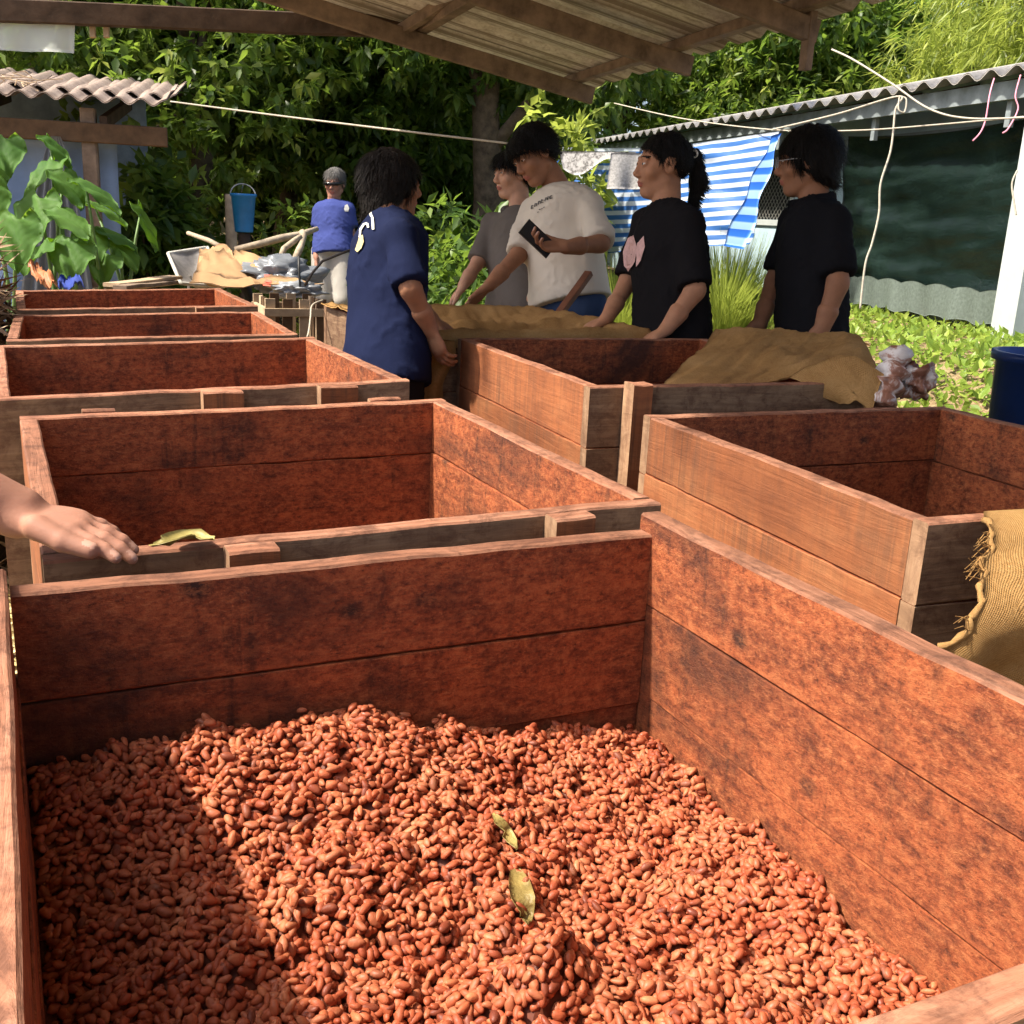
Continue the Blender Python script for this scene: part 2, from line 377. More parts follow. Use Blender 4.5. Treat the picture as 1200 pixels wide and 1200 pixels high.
# ================================================================== COCOA BEANS
b1 = BOX['L1']
def bean_h(a, b):
    """surface height over the box floor, local a (across), b (deep)"""
    w, d = b1['w'], b1['d']; P = np.stack([a, b], -1)
    h = .632+.008*np.sin(a*7)+np.zeros_like(a)
    h = h+.082*np.exp(-(((a-.40)/.20)**2+((b-.80)/.16)**2)) + .088*np.exp(-(((a-.07)/.20)**2+((b-.84)/.17)**2)) + .020*np.exp(-(((a-.60)/.12)**2+((b-.82)/.1)**2))
    h = h+.048*np.exp(-(((a-.455)/.04)**2+((b-.415)/.032)**2)) + .02*np.exp(-(((a-.30)/.05)**2+((b-.60)/.04)**2)) - .014*np.exp(-(((a-.36)/.07)**2+((b-.46)/.06)**2))
    h = h+.0105*snoise(P, .075, 3)+.005*snoise(P, .03, 5)+.009*snoise(P, .2, 9)
    return h
def ico(n):
    bm = bmesh.new(); bmesh.ops.create_icosphere(bm, subdivisions=n, radius=1); V = np.array([v.co[:] for v in bm.verts]); F = np.array([[v.index for v in f.verts] for f in bm.faces]); bm.free(); return V, F
IV, IF = ico(2)
def bean_shape(r):
    V = IV.copy(); x = V[:, 0]
    tp = 1-.22*x*r.uniform(.2, 1)-.10*x*x; V[:, 1] *= tp; V[:, 2] *= tp*(1-.12*(V[:, 2] < 0))
    L = r.uniform(.0062, .0086); W = r.uniform(.0037, .0050); T = r.uniform(.0028, .0040)
    V[:, 2] += .18*r.normal()*x*x; V[:, 1] += .2*r.normal()*x*x
    V *= np.array([L, W, T])
    V *= (1+.085*snoise(V, .0038, int(r.integers(1e6))))[:, None]
    return V
NVAR = 16; BV = [bean_shape(RNG) for _ in range(NVAR)]
m = Mt('cocoa_bean_shell', .45, .32); t = m.attr(); v = m.co('World'); n1 = m.noise(v, 190, 4, .6); n2 = m.noise(v, 14, 3, .6)
c = m.ramp(t, [(0, (.12, .026, .013)), (.25, (.27, .055, .022)), (.6, (.385, .092, .036)), (.9, (.48, .155, .066)), (1, (.33, .10, .045))])
c = m.mix(m.ramp(n1, [(.35, (.5,)*3), (.6, (0, 0, 0))]), c, (.24, .055, .026)); c = m.mix(m.ramp(n2, [(.45, (0, 0, 0)), (.75, (.28,)*3)]), c, (.62, .27, .13))
c = m.mix(m.ramp(n1, [(.66, (0, 0, 0)), (.78, (.5,)*3)]), c, (.68, .38, .24))
m.color(c); m.bump(n1, .35, .002); m.rough(m.ramp(n1, [(.3, (.38,)*3), (.7, (.7,)*3)])); M['bean'] = m.m
W1, D1 = b1['w'], b1['d']; O1 = b1['P'](0, 0, 0); O1[2] = 0
def bean_layer(st, dz, tiltsd):
    ga = np.arange(TH+.004, W1-TH-.004, st); gb = np.arange(TH+.004, D1-TH-.004, st*.86)
    A, B = np.meshgrid(ga, gb, indexing='ij'); A = A+(np.arange(len(gb)) % 2)*st/2
    A = (A+RNG.normal(0, st*.28, A.shape)).ravel(); B = (B+RNG.normal(0, st*.28, B.shape)).ravel()
    ok = (A > TH+.006) & (A < W1-TH-.006) & (B > TH+.006) & (B < D1-TH-.006); A, B = A[ok], B[ok]
    e = .006; h = bean_h(A, B); hx = (bean_h(A+e, B)-bean_h(A-e, B))/(2*e); hy = (bean_h(A, B+e)-bean_h(A, B-e))/(2*e)
    N = np.stack([-hx, -hy, np.ones_like(hx)], 1)*1.0; N += RNG.normal(0, tiltsd, N.shape)*np.array([1, 1, .3]); N /= np.linalg.norm(N, axis=1)[:, None]
    th = RNG.uniform(0, 2*np.pi, len(A)); X = np.stack([np.cos(th), np.sin(th), np.zeros_like(th)], 1); X -= N*(X*N).sum(1)[:, None]; X /= np.linalg.norm(X, axis=1)[:, None]
    Y = np.cross(N, X); C = np.stack([A, B, h+dz+RNG.normal(0, .0024, len(A))], 1)
    return C, np.stack([X, Y, N], 2)
lay = [bean_layer(.0116, -.0052, .45), bean_layer(.0086, .0, .50), bean_layer(.0165, .004, .75)]
BC = np.concatenate([l[0] for l in lay]); BR = np.concatenate([l[1] for l in lay])
top_of = np.concatenate([np.full(len(l[0]), k) for k, l in enumerate(lay)])
RB = np.array([[b1['ex'][0], b1['ey'][0], 0], [b1['ex'][1], b1['ey'][1], 0], [0, 0, 1]])
BC = BC@RB.T+O1; BR = RB@BR
var = RNG.integers(0, NVAR, len(BC)); btint = np.clip(RNG.normal(.5, .22, NVAR), 0, 1); btint[3] = .05; btint[9] = .97
bsc = RNG.uniform(.86, 1.16, len(BC))
dvec = BC-CAM; zc = dvec@cF; bpx = 600+FPX*(dvec@cR)/zc; bpy_ = 600-FPX*(dvec@cU)/zc
vis = (bpx > 20) & (bpx < 1185) & (bpy_ < 1190) & (bpy_ > 800) & (top_of >= 1) & (bpx < 980+1.2*(1190-bpy_))
order = np.argsort(np.where(vis, zc, 99)); solo = order[:300]; is_solo = np.zeros(len(BC), bool); is_solo[solo] = True
rest = np.where(~is_solo)[0]
nv_, nf_ = len(IV), len(IF)
IV1, IF1 = ico(1); LOW = [v_*np.abs(b_).max(0)*.97 for b_ in BV for v_ in (IV1,)]
VL, FL_, TL_ = [], [], []; off = 0
for i in rest:
    low = top_of[i] == 0; bv, bf = (LOW[var[i]], IF1) if low else (BV[var[i]], IF)     # buried beans are coarser
    VL.append((bv*bsc[i])@BR[i].T+BC[i]); FL_.append(bf+off); TL_.append(np.full(len(bv), min(1, max(0, btint[var[i]]+(((i*7919) % 97)/97-.5)*.35)))); off += len(bv)
allV, allF, allT = np.concatenate(VL), np.concatenate(FL_), np.concatenate(TL_)
stuff(mesh_obj('cocoa_beans', allV, allF, M['bean'], None, True, tint=allT, origin=(float(BC[:, 0].mean()), float(BC[:, 1].mean()), .6)),
      'heap of reddish brown fermenting cocoa beans inside the box', 'cocoa beans')
BME = []
for k in range(NVAR):
    o = mesh_obj('cocoa_bean', BV[k], IF, M['bean'], None, True, tint=np.full(nv_, btint[k])); BME.append(o.data); bpy.data.objects.remove(o)
for i in solo:
    o = bpy.data.objects.new('cocoa_bean', BME[var[i]]); COL.objects.link(o)
    Rm = Matrix([list(BR[i][0]), list(BR[i][1]), list(BR[i][2])]); o.matrix_world = Matrix.Translation(BC[i]) @ Rm.to_4x4() @ Matrix.Scale(float(bsc[i]), 4)
    tag(o, 'single reddish brown cocoa bean on the open heap in the box', 'cocoa bean', 'cocoa beans on top of the heap')
# packed beans underneath
na, nb = 60, 60; ga = np.linspace(TH+.001, W1-TH-.001, na); gb = np.linspace(TH+.001, D1-TH-.001, nb); A, B = np.meshgrid(ga, gb, indexing='ij')
H0 = bean_h(A.ravel(), B.ravel())-.008; V = np.stack([A.ravel(), B.ravel(), H0], 1); Vb = V.copy(); Vb[:, 2] = .42
ff = grid_faces(na, nb); n = na*nb
ed = [i*nb for i in range(na)]+[(na-1)*nb+j for j in range(1, nb)]+[i*nb+nb-1 for i in range(na-2, -1, -1)]+[j for j in range(nb-2, 0, -1)]
F = [tuple(q) for q in ff]+[tuple(q[::-1]+n) for q in ff]+[(a, b, b+n, a+n) for a, b in zip(ed, ed[1:]+ed[:1])]
stuff(mesh_obj('bean_mass', np.concatenate([V, Vb])@RB.T+O1, F, plain('bean_mass', (.12, .03, .014), .6, .3, 90)), 'dense mass of cocoa beans below the surface of the heap', 'cocoa beans')

def leaf_strip(name, label, pts, wid, mat, up=(0, 0, 1), curl=.25, group=None):
    P = np.array(pts, float); k = len(P); T = np.gradient(P, axis=0); T /= np.linalg.norm(T, axis=1)[:, None]; Sd = np.cross(T, np.array(up, float)); Sd /= np.linalg.norm(Sd, axis=1)[:, None]
    U = np.cross(Sd, T); V = []
    for i in range(k):
        w = wid*max(.12, math.sin(math.pi*(.12+.80*i/(k-1))))
        for s in (-1, -.5, 0, .5, 1): V.append(P[i]+Sd[i]*w*s+U[i]*w*curl*abs(s)+U[i]*.0015*math.sin(i*2.3+s*3))
    return tag(cloth(name, V, k, 5, mat, thick=.0012, origin=P.mean(0)), label, 'leaf', group)
M['dry_leaf'] = plain('dry_leaf', (.30, .23, .075), .5, .35, 60, .4, .4)
M['olive_leaf'] = plain('olive_leaf', (.20, .145, .045), .5, .35, 60, .4, .4)
def on_beans(px, py, lift=.006):
    z = .64
    for _ in range(6):
        p = onz(px, py, z); q = (p-O1)@RB; z = float(bean_h(np.array([q[0]]), np.array([q[1]]))[0])+lift
    return onz(px, py, z)
leaf_strip('dry_leaf', 'olive leaf scrap lying among the cocoa beans', [on_beans(604+k*2.2, 1018+k*9.2, .012) for k in range(8)], .0125, M['olive_leaf'])
leaf_strip('dry_leaf', 'small yellow leaf scrap lying among the cocoa beans', [on_beans(580+k*5, 955+k*8, .012) for k in range(6)], .008, M['dry_leaf'])
l2 = BOX['L2']
def on_rim(key, a, b, lift=0.0): return BOX[key]['P'](a, b, BOX[key]['z']+lift)
leaf_strip('dry_leaf', 'curled yellow green leaf lying on the box rim beside the hand', [onz(178+k*10.5, 641-1.2*k-(4 if 2 < k < 6 else 0), l2['z']+.004+.003*math.sin(k)) for k in range(8)], .015, plain('yellow_leaf', (.30, .25, .085), .5, .4, 50), curl=.6)

# ================================================================== BURLAP
m = Mt('burlap', .95, .08); uv = m.co('UV')
w1 = m.nd('TexWave', wave_type='BANDS', bands_direction='X'); w1.inputs['Scale'].default_value = 88; w1.inputs['Distortion'].default_value = 0.35; w1.inputs['Detail'].default_value = 1; m.L(uv, w1.inputs[0])
w2 = m.nd('TexWave', wave_type='BANDS', bands_direction='Y'); w2.inputs['Scale'].default_value = 88; w2.inputs['Distortion'].default_value = 0.35; w2.inputs['Detail'].default_value = 1; m.L(uv, w2.inputs[0])
wv = m.math('MULTIPLY', w1.outputs['Fac'], w2.outputs['Fac']); n1 = m.noise(m.co('Object'), 7, 6, .65); n2 = m.noise(m.co('Object'), 160, 4, .7)
c = m.ramp(n1, [(.3, (.30, .15, .052)), (.5, (.52, .285, .10)), (.7, (.66, .40, .165))]); c = m.mix(m.math('MULTIPLY', m.math('SUBTRACT', 1.0, wv), .45), c, (.13, .07, .025)); c = m.mix(.25, c, m.ramp(n2, [(.3, (.2, .11, .04)), (.7, (.6, .42, .2))]))
m.color(c); m.bump(m.math('ADD', m.math('MULTIPLY', wv, .6), n2), .8, .003); m.translucent(.12, (.45, .25, .08)); M['burlap'] = m.m
M['rope_jute'] = plain('jute_rope', (.34, .19, .07), .9, .4, 60, .1, .6)

def bil(c00, c10, c11, c01, nu, nv, bulge=None):
    u, v = np.meshgrid(np.linspace(0, 1, nu), np.linspace(0, 1, nv), indexing='ij'); u = u[..., None]; v = v[..., None]
    return (1-u)*(1-v)*c00+u*(1-v)*c10+u*v*c11+(1-u)*v*c01, u[..., 0], v[..., 0]
# sack over the near rim of R1
r1 = BOX['R1']; rz = r1['z']
yN = float(r1['P'](.5, 0, 0)[1])
TL = onz(1152, 608, rz+.004); TR = onz(1440, 600, rz+.012); BL = ony(1096, 757, yN-.09); BR_ = ony(1330, 880, yN-.16)
IL = TL+np.array([.06, .05, -.03]); IR = TR+np.array([0, .2, -.05])
nu, nv = 40, 36; G, u, v = bil(TL, TR, BR_, BL, nu, nv)
G[..., 1] -= (.085*np.sin(np.pi*np.clip(v, 0, 1)**.8))*(.35+.65*np.minimum(1, u*3.0))+.018*np.sin(u*9+1)*v; G[..., 2] += .01*np.sin(np.pi*v)
nn = snoise(np.stack([u.ravel()*.5, v.ravel()*.35], 1), .12, 21).reshape(nu, nv); G[..., 1] += .012*nn*np.minimum(1, v*3); G[..., 0] += .008*np.roll(nn, 5, 0)*v
bsack = thing('burlap_sack', 'golden burlap sack hanging over the near rim of the orange sided box', 'burlap sack', (TL+BR_)/2*np.array([1, 1, 0])+np.array([0, 0, BL[2]]), 'burlap sacks covering the boxes')
over, u2, v2 = bil(IL, IR, TR, TL, nu, 10); over[..., 2] += .012*np.sin(np.pi*v2)
cloth('sack_cloth', np.concatenate([over[:, :-1], G], 1).reshape(-1, 3), nu, nv+9, M['burlap'], bsack, .005)
# hem roll and frayed threads on its free edge
hem = [G[0, j]+np.array([-.004+.006*math.sin(j*.9), -.004, .003*math.sin(j*1.7)]) for j in range(nv)]
MB().tube(hem, [.0048+.0014*math.sin(j*2.1) for j in range(nv)], 7).build('hem', M['burlap'], bsack, True)
for k in range(34):
    j = 3+int(k*.62) if k < 24 else int(RNG.integers(4, 30)); p = hem[j]; l = RNG.uniform(.015, .05); dx = np.array([-1, -.2, RNG.uniform(-.2, .7)]); dx /= np.linalg.norm(dx)
    MB().tube([p, p+dx*l*.5+np.array([0, 0, .006*RNG.normal()]), p+dx*l+np.array([0, 0, -.012*RNG.random()])], [.0009, .0007, .0004], 4).build('frayed_thread', M['rope_jute'], bsack)
# lower fold of the same sack
FL = ony(1112, 757, yN-.07); FR = ony(1330, 868, yN-.10); FL2 = ony(1075, 830, yN-.10); FR2 = ony(1330, 960, yN-.14)
G2, u, v = bil(FL, FR, FR2, FL2, 26, 16); G2[..., 1] -= .04*np.sin(np.pi*v); G2[..., 1] += .010*snoise(np.stack([u.ravel()*.5, v.ravel()*.2], 1), .1, 23).reshape(26, 16)
cloth('lower_fold', G2.reshape(-1, 3), 26, 16, M['burlap'], bsack, .005)

# sheet across R2
r2 = BOX['R2']; z2 = r2['z']
SACK_R2 = True; c00 = onz(838, 391, z2+.022); c10 = onz(1018, 404, z2+.035); c11 = onz(1045, 440, z2-.02); c01 = onz(770, 462, z2-.075)
nu, nv = 70, 50; G, u, v = bil(c00, c10, c11, c01, nu, nv)
G[..., 2] += .015*np.sin(np.pi*u)*np.sin(np.pi*v)+.025*np.exp(-(((u-.86)/.12)**2))*np.exp(-(((v-.45)/.35)**2)) - .10*sstep(.93, 1.0, u)+.018*np.exp(-(v/.2)**2) + .030*np.exp(-(((u-.62)/.3)**2))*np.exp(-(((v-.93)/.12)**2))
G[..., 2] += .010*snoise(np.stack([u.ravel()*.7, v.ravel()*.5], 1), .16, 31).reshape(nu, nv)+.004*snoise(np.stack([u.ravel()*.7, v.ravel()*.5], 1), .045, 32).reshape(nu, nv)
sk2 = thing('burlap_sack', 'flat brown burlap sheet laid over the box in front of the black polo man', 'burlap sack', (c00+c11)/2*np.array([1, 1, 0])+np.array([0, 0, z2-.1]), 'burlap sacks covering the boxes')
cloth('sack_cloth', G.reshape(-1, 3), nu, nv, M['burlap'], sk2, .005)
a0 = onz(925, 444, z2+.0); a1 = onz(1035, 440, z2+.03); a2 = onz(1022, 472, z2-.03); a3 = onz(985, 474, z2-.05)
Gf, u, v = bil(a0, a1, a2, a3, 24, 16); Gf[..., 2] += .05*np.sin(np.pi*u)*(1-v*.6)-.03*v*u; Gf[..., 2] += .005*snoise(np.stack([u.ravel()*.3, v.ravel()*.2], 1), .08, 33).reshape(24, 16)
cloth('folded_corner', Gf.reshape(-1, 3), 24, 16, M['burlap'], sk2, .005)

# cover over R3
r3 = BOX['R3']; z3 = r3['z']; w3, d3 = r3['w'], r3['d']
nu, nv = 70, 70; u, v = np.meshgrid(np.linspace(0, 1, nu), np.linspace(0, 1, nv), indexing='ij')
a = -.02+u*(w3+.06); b = -.05+v*(d3+.02)
sag = np.where((a > .03) & (a < w3-.03) & (b > .03) & (b < d3-.03), 1.0, 0.0)
ins = np.clip(np.minimum(np.minimum(a-.02, w3-.02-a), np.minimum(b-.02, d3-.02-b)), 0, .2)/.2
zt = z3+.012-.10*ins+.03*snoise(np.stack([a.ravel(), b.ravel()], 1), .16, 41).reshape(nu, nv)*ins+.07*np.exp(-((b-.34-.1*a)/.045)**2)*ins+.045*np.exp(-((b-.66+.12*a)/.05)**2)*ins+.006*snoise(np.stack([a.ravel(), b.ravel()], 1), .05, 43).reshape(nu, nv)
zt = np.where(b < 0, z3+.008+(b)*1.0, zt); zt = np.where(a > w3+.005, z3+.005-(a-w3)*2.0, zt)
bb = np.where(b < 0, -.012+b*.25, b)
V = np.stack([r3['P'](0, 0, 0)[0]+a*r3['ex'][0]+bb*r3['ey'][0], r3['P'](0, 0, 0)[1]+a*r3['ex'][1]+bb*r3['ey'][1], zt], -1)
sk3 = thing('burlap_sack', 'sagging burlap cover over the box between navy shirt and white shirt people', 'burlap sack', r3['P'](w3/2, d3/2, 0)*np.array([1, 1, 0])+np.array([0, 0, z3-.1]), 'burlap sacks covering the boxes')
cloth('sack_cloth', V.reshape(-1, 3), nu, nv, M['burlap'], sk3, .005)
# torn strip below the navy shirt person's hand
ys = float(r3['P'](0, -.03, 0)[1]); q = [ony(*p, ys) for p in ((501, 398), (531, 398), (519, 474), (499, 474))]
Gs, u, v = bil(*q, 12, 20); Gs[..., 1] += .012*np.sin(u*5+v*3); Gs[..., 0] += .01*np.sin(v*7)
tag(cloth('burlap_strip', Gs.reshape(-1, 3), 12, 20, M['burlap'], None, .004, origin=Gs.reshape(-1, 3).mean(0)), 'torn burlap strip hanging at the box corner under a hand', 'burlap strip')

# ================================================================== SHELTER ROOF
RC = at(690, 105, 6.5); RA, RBs = .1734, .0539
def roof_z(x, y): return RC[2]+RA*(RC[0]-x)+RBs*(RC[1]-y)
m = Mt('roof_sheet', .6, .3); v = m.co('World'); n1 = m.noise(v, 2.2, 5, .6); n2 = m.noise(v, 40, 4, .7)
n4 = m.noise(m.co('World', (.35, 1, 1)), 22, 4, .7); c = m.ramp(m.math('ADD', m.math('MULTIPLY', n1, .35), m.math('MULTIPLY', n4, .65)), [(.34, (.34, .30, .25)), (.48, (.60, .57, .52)), (.62, (.78, .76, .71))]); sy = m.nd('SeparateXYZ'); m.L(m.co('World'), sy.inputs[0]); rib_shade = m.math('FRACT', m.math('DIVIDE', m.math('ADD', sy.outputs[1], 6.0), .13)); c = m.mix(m.ramp(rib_shade, [(.0, (.25,)*3), (.14, (.85,)*3), (.24, (0, 0, 0)), (.76, (0, 0, 0)), (.86, (.85,)*3)]), c, (.20, .16, .12)); c = m.mix(m.ramp(n2, [(.5, (0, 0, 0)), (.75, (.6,)*3)]), c, (.22, .17, .12)); m.color(c); M['sheet'] = m.m  # dark bands put the ribs' shading into the colour; streaks are dirt
m = Mt('clear_roof_sheet', .5, .3); v = m.co('World'); n1 = m.noise(v, 3, 5, .6); c = m.ramp(n1, [(.3, (.88, .76, .58)), (.7, (.97, .91, .78))]); m.color(c); m.translucent(.88, c); M['sheet_clear'] = m.m
shel = thing('shelter_roof', 'open sided lean-to roof of ribbed sheets on timber rafters over the boxes', 'shelter roof', (-1.7, 2.5, 0))
X0, X1, Y0, Y1 = -.12, RC[0]+.12, -6.0, RC[1]+.16  # unseen rear length behind the camera, added to block light from there
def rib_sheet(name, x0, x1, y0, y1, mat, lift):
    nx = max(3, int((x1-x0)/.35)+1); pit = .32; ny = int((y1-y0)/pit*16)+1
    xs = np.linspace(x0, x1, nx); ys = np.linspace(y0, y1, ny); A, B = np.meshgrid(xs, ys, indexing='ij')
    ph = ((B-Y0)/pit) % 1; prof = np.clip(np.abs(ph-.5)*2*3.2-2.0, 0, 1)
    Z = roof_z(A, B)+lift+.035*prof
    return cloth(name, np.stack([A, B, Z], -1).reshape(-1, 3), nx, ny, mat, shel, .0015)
yy = np.arange(Y0, Y1, .95); k = 0
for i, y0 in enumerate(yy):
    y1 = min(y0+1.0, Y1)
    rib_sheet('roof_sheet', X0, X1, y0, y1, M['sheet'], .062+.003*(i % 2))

for y in (6.12, 5.05, 4.06, 3.05, 2.0, .9, -.3, -1.5, -2.8, -4.1, -5.4):
    mb = MB(); mb.beam((X0-.06, y, roof_z(X0-.06, y)-.042), (RC[0]-.0, y, roof_z(RC[0], y)-.042), .045, .098, jit=.003, seg=10); mb.build('rafter', M['timber'], shel)
for x in (3.16, 2.15, 1.2, .24):
    mb = MB(); mb.beam((x, Y0+.05, roof_z(x, Y0+.05)+.032), (x, Y1-.08, roof_z(x, Y1-.08)+.032), .07, .05, jit=.002, seg=10); mb.build('purlin', M['timber'], shel)
# tie beam seen along the far edge, strut and hanger
tA = at(474, 32, 6.05); tB = at(-460, -6, 5.25); mb = MB(); mb.beam(np.array([tB[0], tB[1], -.05]), tB, .1, .1, up=(0, 1, 0), jit=.003, seg=5); mb.build('post', M['timber'], shel)
mb = MB(); mb.beam(tA, tB, .06, .115, jit=.002, seg=6); mb.build('tie_beam', M['timber_dark'], shel)
mb = MB(); mb.beam(at(463, 40, 6.0), at(545, -12, 5.4), .05, .06); mb.build('strut', M['timber'], shel)
hx = onx(950, 22, RC[0]-.04); mb = MB(); mb.beam(hx+np.array([0, 0, .03]), hx+np.array([0, 0, -.21]), .04, .05, up=(0, 1, 0)); mb.build('hanger', M['timber'], shel)
for (x, y) in ((-.1, -.75), (3.1, .9), (3.1, -5.4), (-.1, -5.4)):
    mb = MB(); z1 = roof_z(x, y)-.0; mb.beam((x, y, -.05), (x, y, z1-.03), .1, .1, up=(0, 1, 0), jit=.003, seg=6); mb.build('post', M['timber'], shel)
# plastic sheet hung under the tie beam
m = Mt('milky_plastic', .35, .4); m.color((.75, .78, .76)); m.translucent(.5, (.8, .85, .82)); tr = m.nd('BsdfTransparent'); mx = m.nd('MixShader'); mx.inputs[0].default_value = .42
src = m.out.inputs[0].links[0].from_socket; m.L(src, mx.inputs[1]); m.L(tr.outputs[0], mx.inputs[2]); m.L(mx.outputs[0], m.out.inputs[0]); M['milky'] = m.m
q = [at(-40, 16, 5.62), at(88, 20, 5.7), at(87, 62, 5.72), at(-40, 58, 5.64)]; G, u, v = bil(*q, 20, 10); G[..., 1] += .02*np.sin(u*14)*v
tag(cloth('plastic_sheet', G.reshape(-1, 3), 20, 10, M['milky'], None, .002, origin=G.reshape(-1, 3).mean(0)), 'milky plastic sheet hanging from the dark roof beam', 'plastic sheet')
for px, py0, py1, Z in ((108, 18, 44, 5.75), (124, 20, 44, 5.76)):
    mb = MB(); mb.beam(at(px, py0, Z), at(px+1, py1, Z), .03, .02, up=cF); tag(mb.build('wood_offcut', M['timber_pale'], None, origin=at(px, py1, Z)), 'short pale wood offcut under the roof beam '+('beside the milky plastic sheet' if px < 115 else 'on the tree side of its twin'), 'wood offcut')

# ================================================================== ROPES
M['rope'] = plain('white_rope', (.40, .36, .29), .8, .2, 60, .2); M['string'] = plain('pink_string', (.75, .28, .36), .7, .2, 60)
def rope(name, label, pts, r, mat, cat='rope', group=None, n=6):
    P = np.array(pts, float); k = len(P); t = np.linspace(0, k-1, k*8); out = []
    for x in t:
        i = min(int(x), k-2); f = x-i; p0 = P[max(i-1, 0)]; p1 = P[i]; p2 = P[i+1]; p3 = P[min(i+2, k-1)]
        out.append(.5*((2*p1)+(-p0+p2)*f+(2*p0-5*p1+4*p2-p3)*f*f+(-p0+3*p1-3*p2+p3)*f**3))
    mb = MB(); mb.tube(out, r*.75, n); return tag(mb.build(name, mat, None, True, origin=P[0]), label, cat, group)
rope('clothes_line', 'taut white rope crossing in front of the dark trees', [at(200, 119, 7.4), at(330, 136, 6.9), at(460, 152, 6.3), at(596, 168, 5.6)], .0085, M['rope'])
rope('clothes_line', 'white clothes line carrying the striped tarp along the eave', [at(720, 121, 8.6), at(800, 139, 7.8), at(905, 152, 6.9), at(1000, 153, 6.4), at(1100, 146, 6.0), at(1230, 134, 5.6)], .0065, M['rope'])
rope('slack_rope', 'slack white rope drooping from the tree to the eave', [at(975, 58, 6.5), at(1000, 70, 6.3), at(1045, 98, 6.1), at(1090, 128, 5.9), at(1140, 139, 5.7), at(1230, 136, 5.4)], .008, M['rope'])
rope('hanging_rope', 'wavy white rope hanging down in front of the green tarp', [at(905, 152, 6.85), at(980, 134, 6.6), at(1053, 113, 6.4), at(1049, 130, 6.4), at(1044, 175, 6.4), at(1032, 215, 6.4), at(1030, 250, 6.4), at(1022, 285, 6.4), at(1014, 310, 6.4), at(1008, 362, 6.4)], .0085, M['rope'])
rope('rope_loop', 'small white rope loop tied at the eave', [at(1053, 113, 6.4), at(1062, 116, 6.38), at(1060, 131, 6.38), at(1053, 128, 6.38), at(1054, 114, 6.39)], .007, M['rope'])
rope('pink_string', 'pink string dangling from the eave above the green tarp', [at(1165, 92, 7.2), at(1160, 110, 7.1), at(1155, 140, 7.1), at(1149, 155, 7.1), at(1140, 165, 7.1)], .007, M['string'], 'string')
rope('pink_string', 'tangled pink string hanging at the end of the eave', [at(1196, 88, 7.0), at(1190, 112, 7.0), at(1193, 128, 7.0), at(1182, 150, 7.0), at(1175, 156, 7.0)], .007, M['string'], 'string')
rope('hanging_rope', 'short rope end dangling at the building corner post', [at(1192, 200, 7.2), at(1186, 215, 7.2), at(1188, 235, 7.2), at(1191, 252, 7.2)], .009, M['rope'])

# ================================================================== BUILDING AT RIGHT
BD = np.array([math.sin(math.radians(10.06)), math.cos(math.radians(10.06)), 0]); BN = np.array([-BD[1], BD[0], 0])   # along the wall, out of the wall
BE = at(1200, 80, 8.0); EZ = BE[2]
BE0 = np.array([BE[0], BE[1], 0.0])
def bw(s, n, z): return BE0+BD*s+BN*n+np.array([0, 0, z])       # s along the wall (0 = right image edge), n out of it (eave at 0)
def bhit(px, py, n):
    r = ray(px, py); nn = BN; k = ((BE0+BN*n-CAM)@nn)/(r@nn); p = CAM+r*k; return (p-BE0)@BD, p[2]
WN = -.62; BZ = .30
bld = thing('outbuilding', 'pale blue outbuilding with corrugated roof and open eave', 'building', bw(4, WN, 0))
M['wall_blue'] = plain('blue_wash_wall', (.36, .48, .54), .85, .12, 5, .2, .1); M['fascia'] = plain('fascia_board', (.20, .23, .24), .8, .25, 9); M['frame_w'] = plain('white_paint', (.38, .41, .41), .7, .08, 6)
M['plinth'] = plain('concrete_plinth', (.5, .48, .44), .9, .15, 8, .2, .2)
m = Mt('cement_sheet', .9, .15); v = m.co('World'); n1 = m.noise(v, 1.8, 6, .7); n2 = m.noise(v, 30, 5, .7)
c = m.ramp(n1, [(.3, (.27, .25, .23)), (.65, (.46, .44, .41))]); c = m.mix(m.ramp(n2, [(.5, (0, 0, 0)), (.72, (.7,)*3)]), c, (.15, .13, .11)); m.color(c); m.bump(n2, .4, .01); M['cement'] = m.m
def slabw(name, s0, s1, z0, z1, n0, n1, mat, parent=bld):
    mb = MB(); mb.hexa([bw(s0, n0, z0), bw(s1, n0, z0), bw(s1, n1, z0), bw(s0, n1, z0), bw(s0, n0, z1), bw(s1, n0, z1), bw(s1, n1, z1), bw(s0, n1, z1)]); return mb.build(name, mat, parent)
LEN = 11.2
# window opening behind the striped tarp / mesh
ws0, wz0 = bhit(925, 258, WN); ws1, _ = bhit(800, 258, WN); wz1 = EZ-.32; wz0 = max(wz0, 1.0)
slabw('wall', -1.5, ws0, BZ, EZ+.1, WN-.14, WN, M['wall_blue']); slabw('wall', ws1, LEN, BZ, EZ+.1, WN-.14, WN, M['wall_blue'])
slabw('wall', ws0, ws1, BZ, wz0, WN-.14, WN, M['wall_blue']); slabw('wall', ws0, ws1, wz1, EZ+.1, WN-.14, WN, M['wall_blue'])
slabw('wall', -1.5, LEN, BZ, EZ+.4, WN-4.14, WN-4, M['wall_blue']); slabw('wall', LEN, LEN+.14, BZ, EZ+.2, WN-4, WN, M['wall_blue']); slabw('wall', -1.64, -1.502, BZ, EZ+.2, WN-4, WN, M['wall_blue'])
slabw('plinth', -1.55, LEN+.05, .0, BZ+.17, WN+.002, WN+.16, M['plinth'])
slabw('shade_panel', ws0-.05, ws1+.05, wz0-.1, wz1+.1, WN-.62, WN-.6, plain('painted_shade', (.02, .02, .02), .9))  # near-black slab that paints the room's darkness behind the window
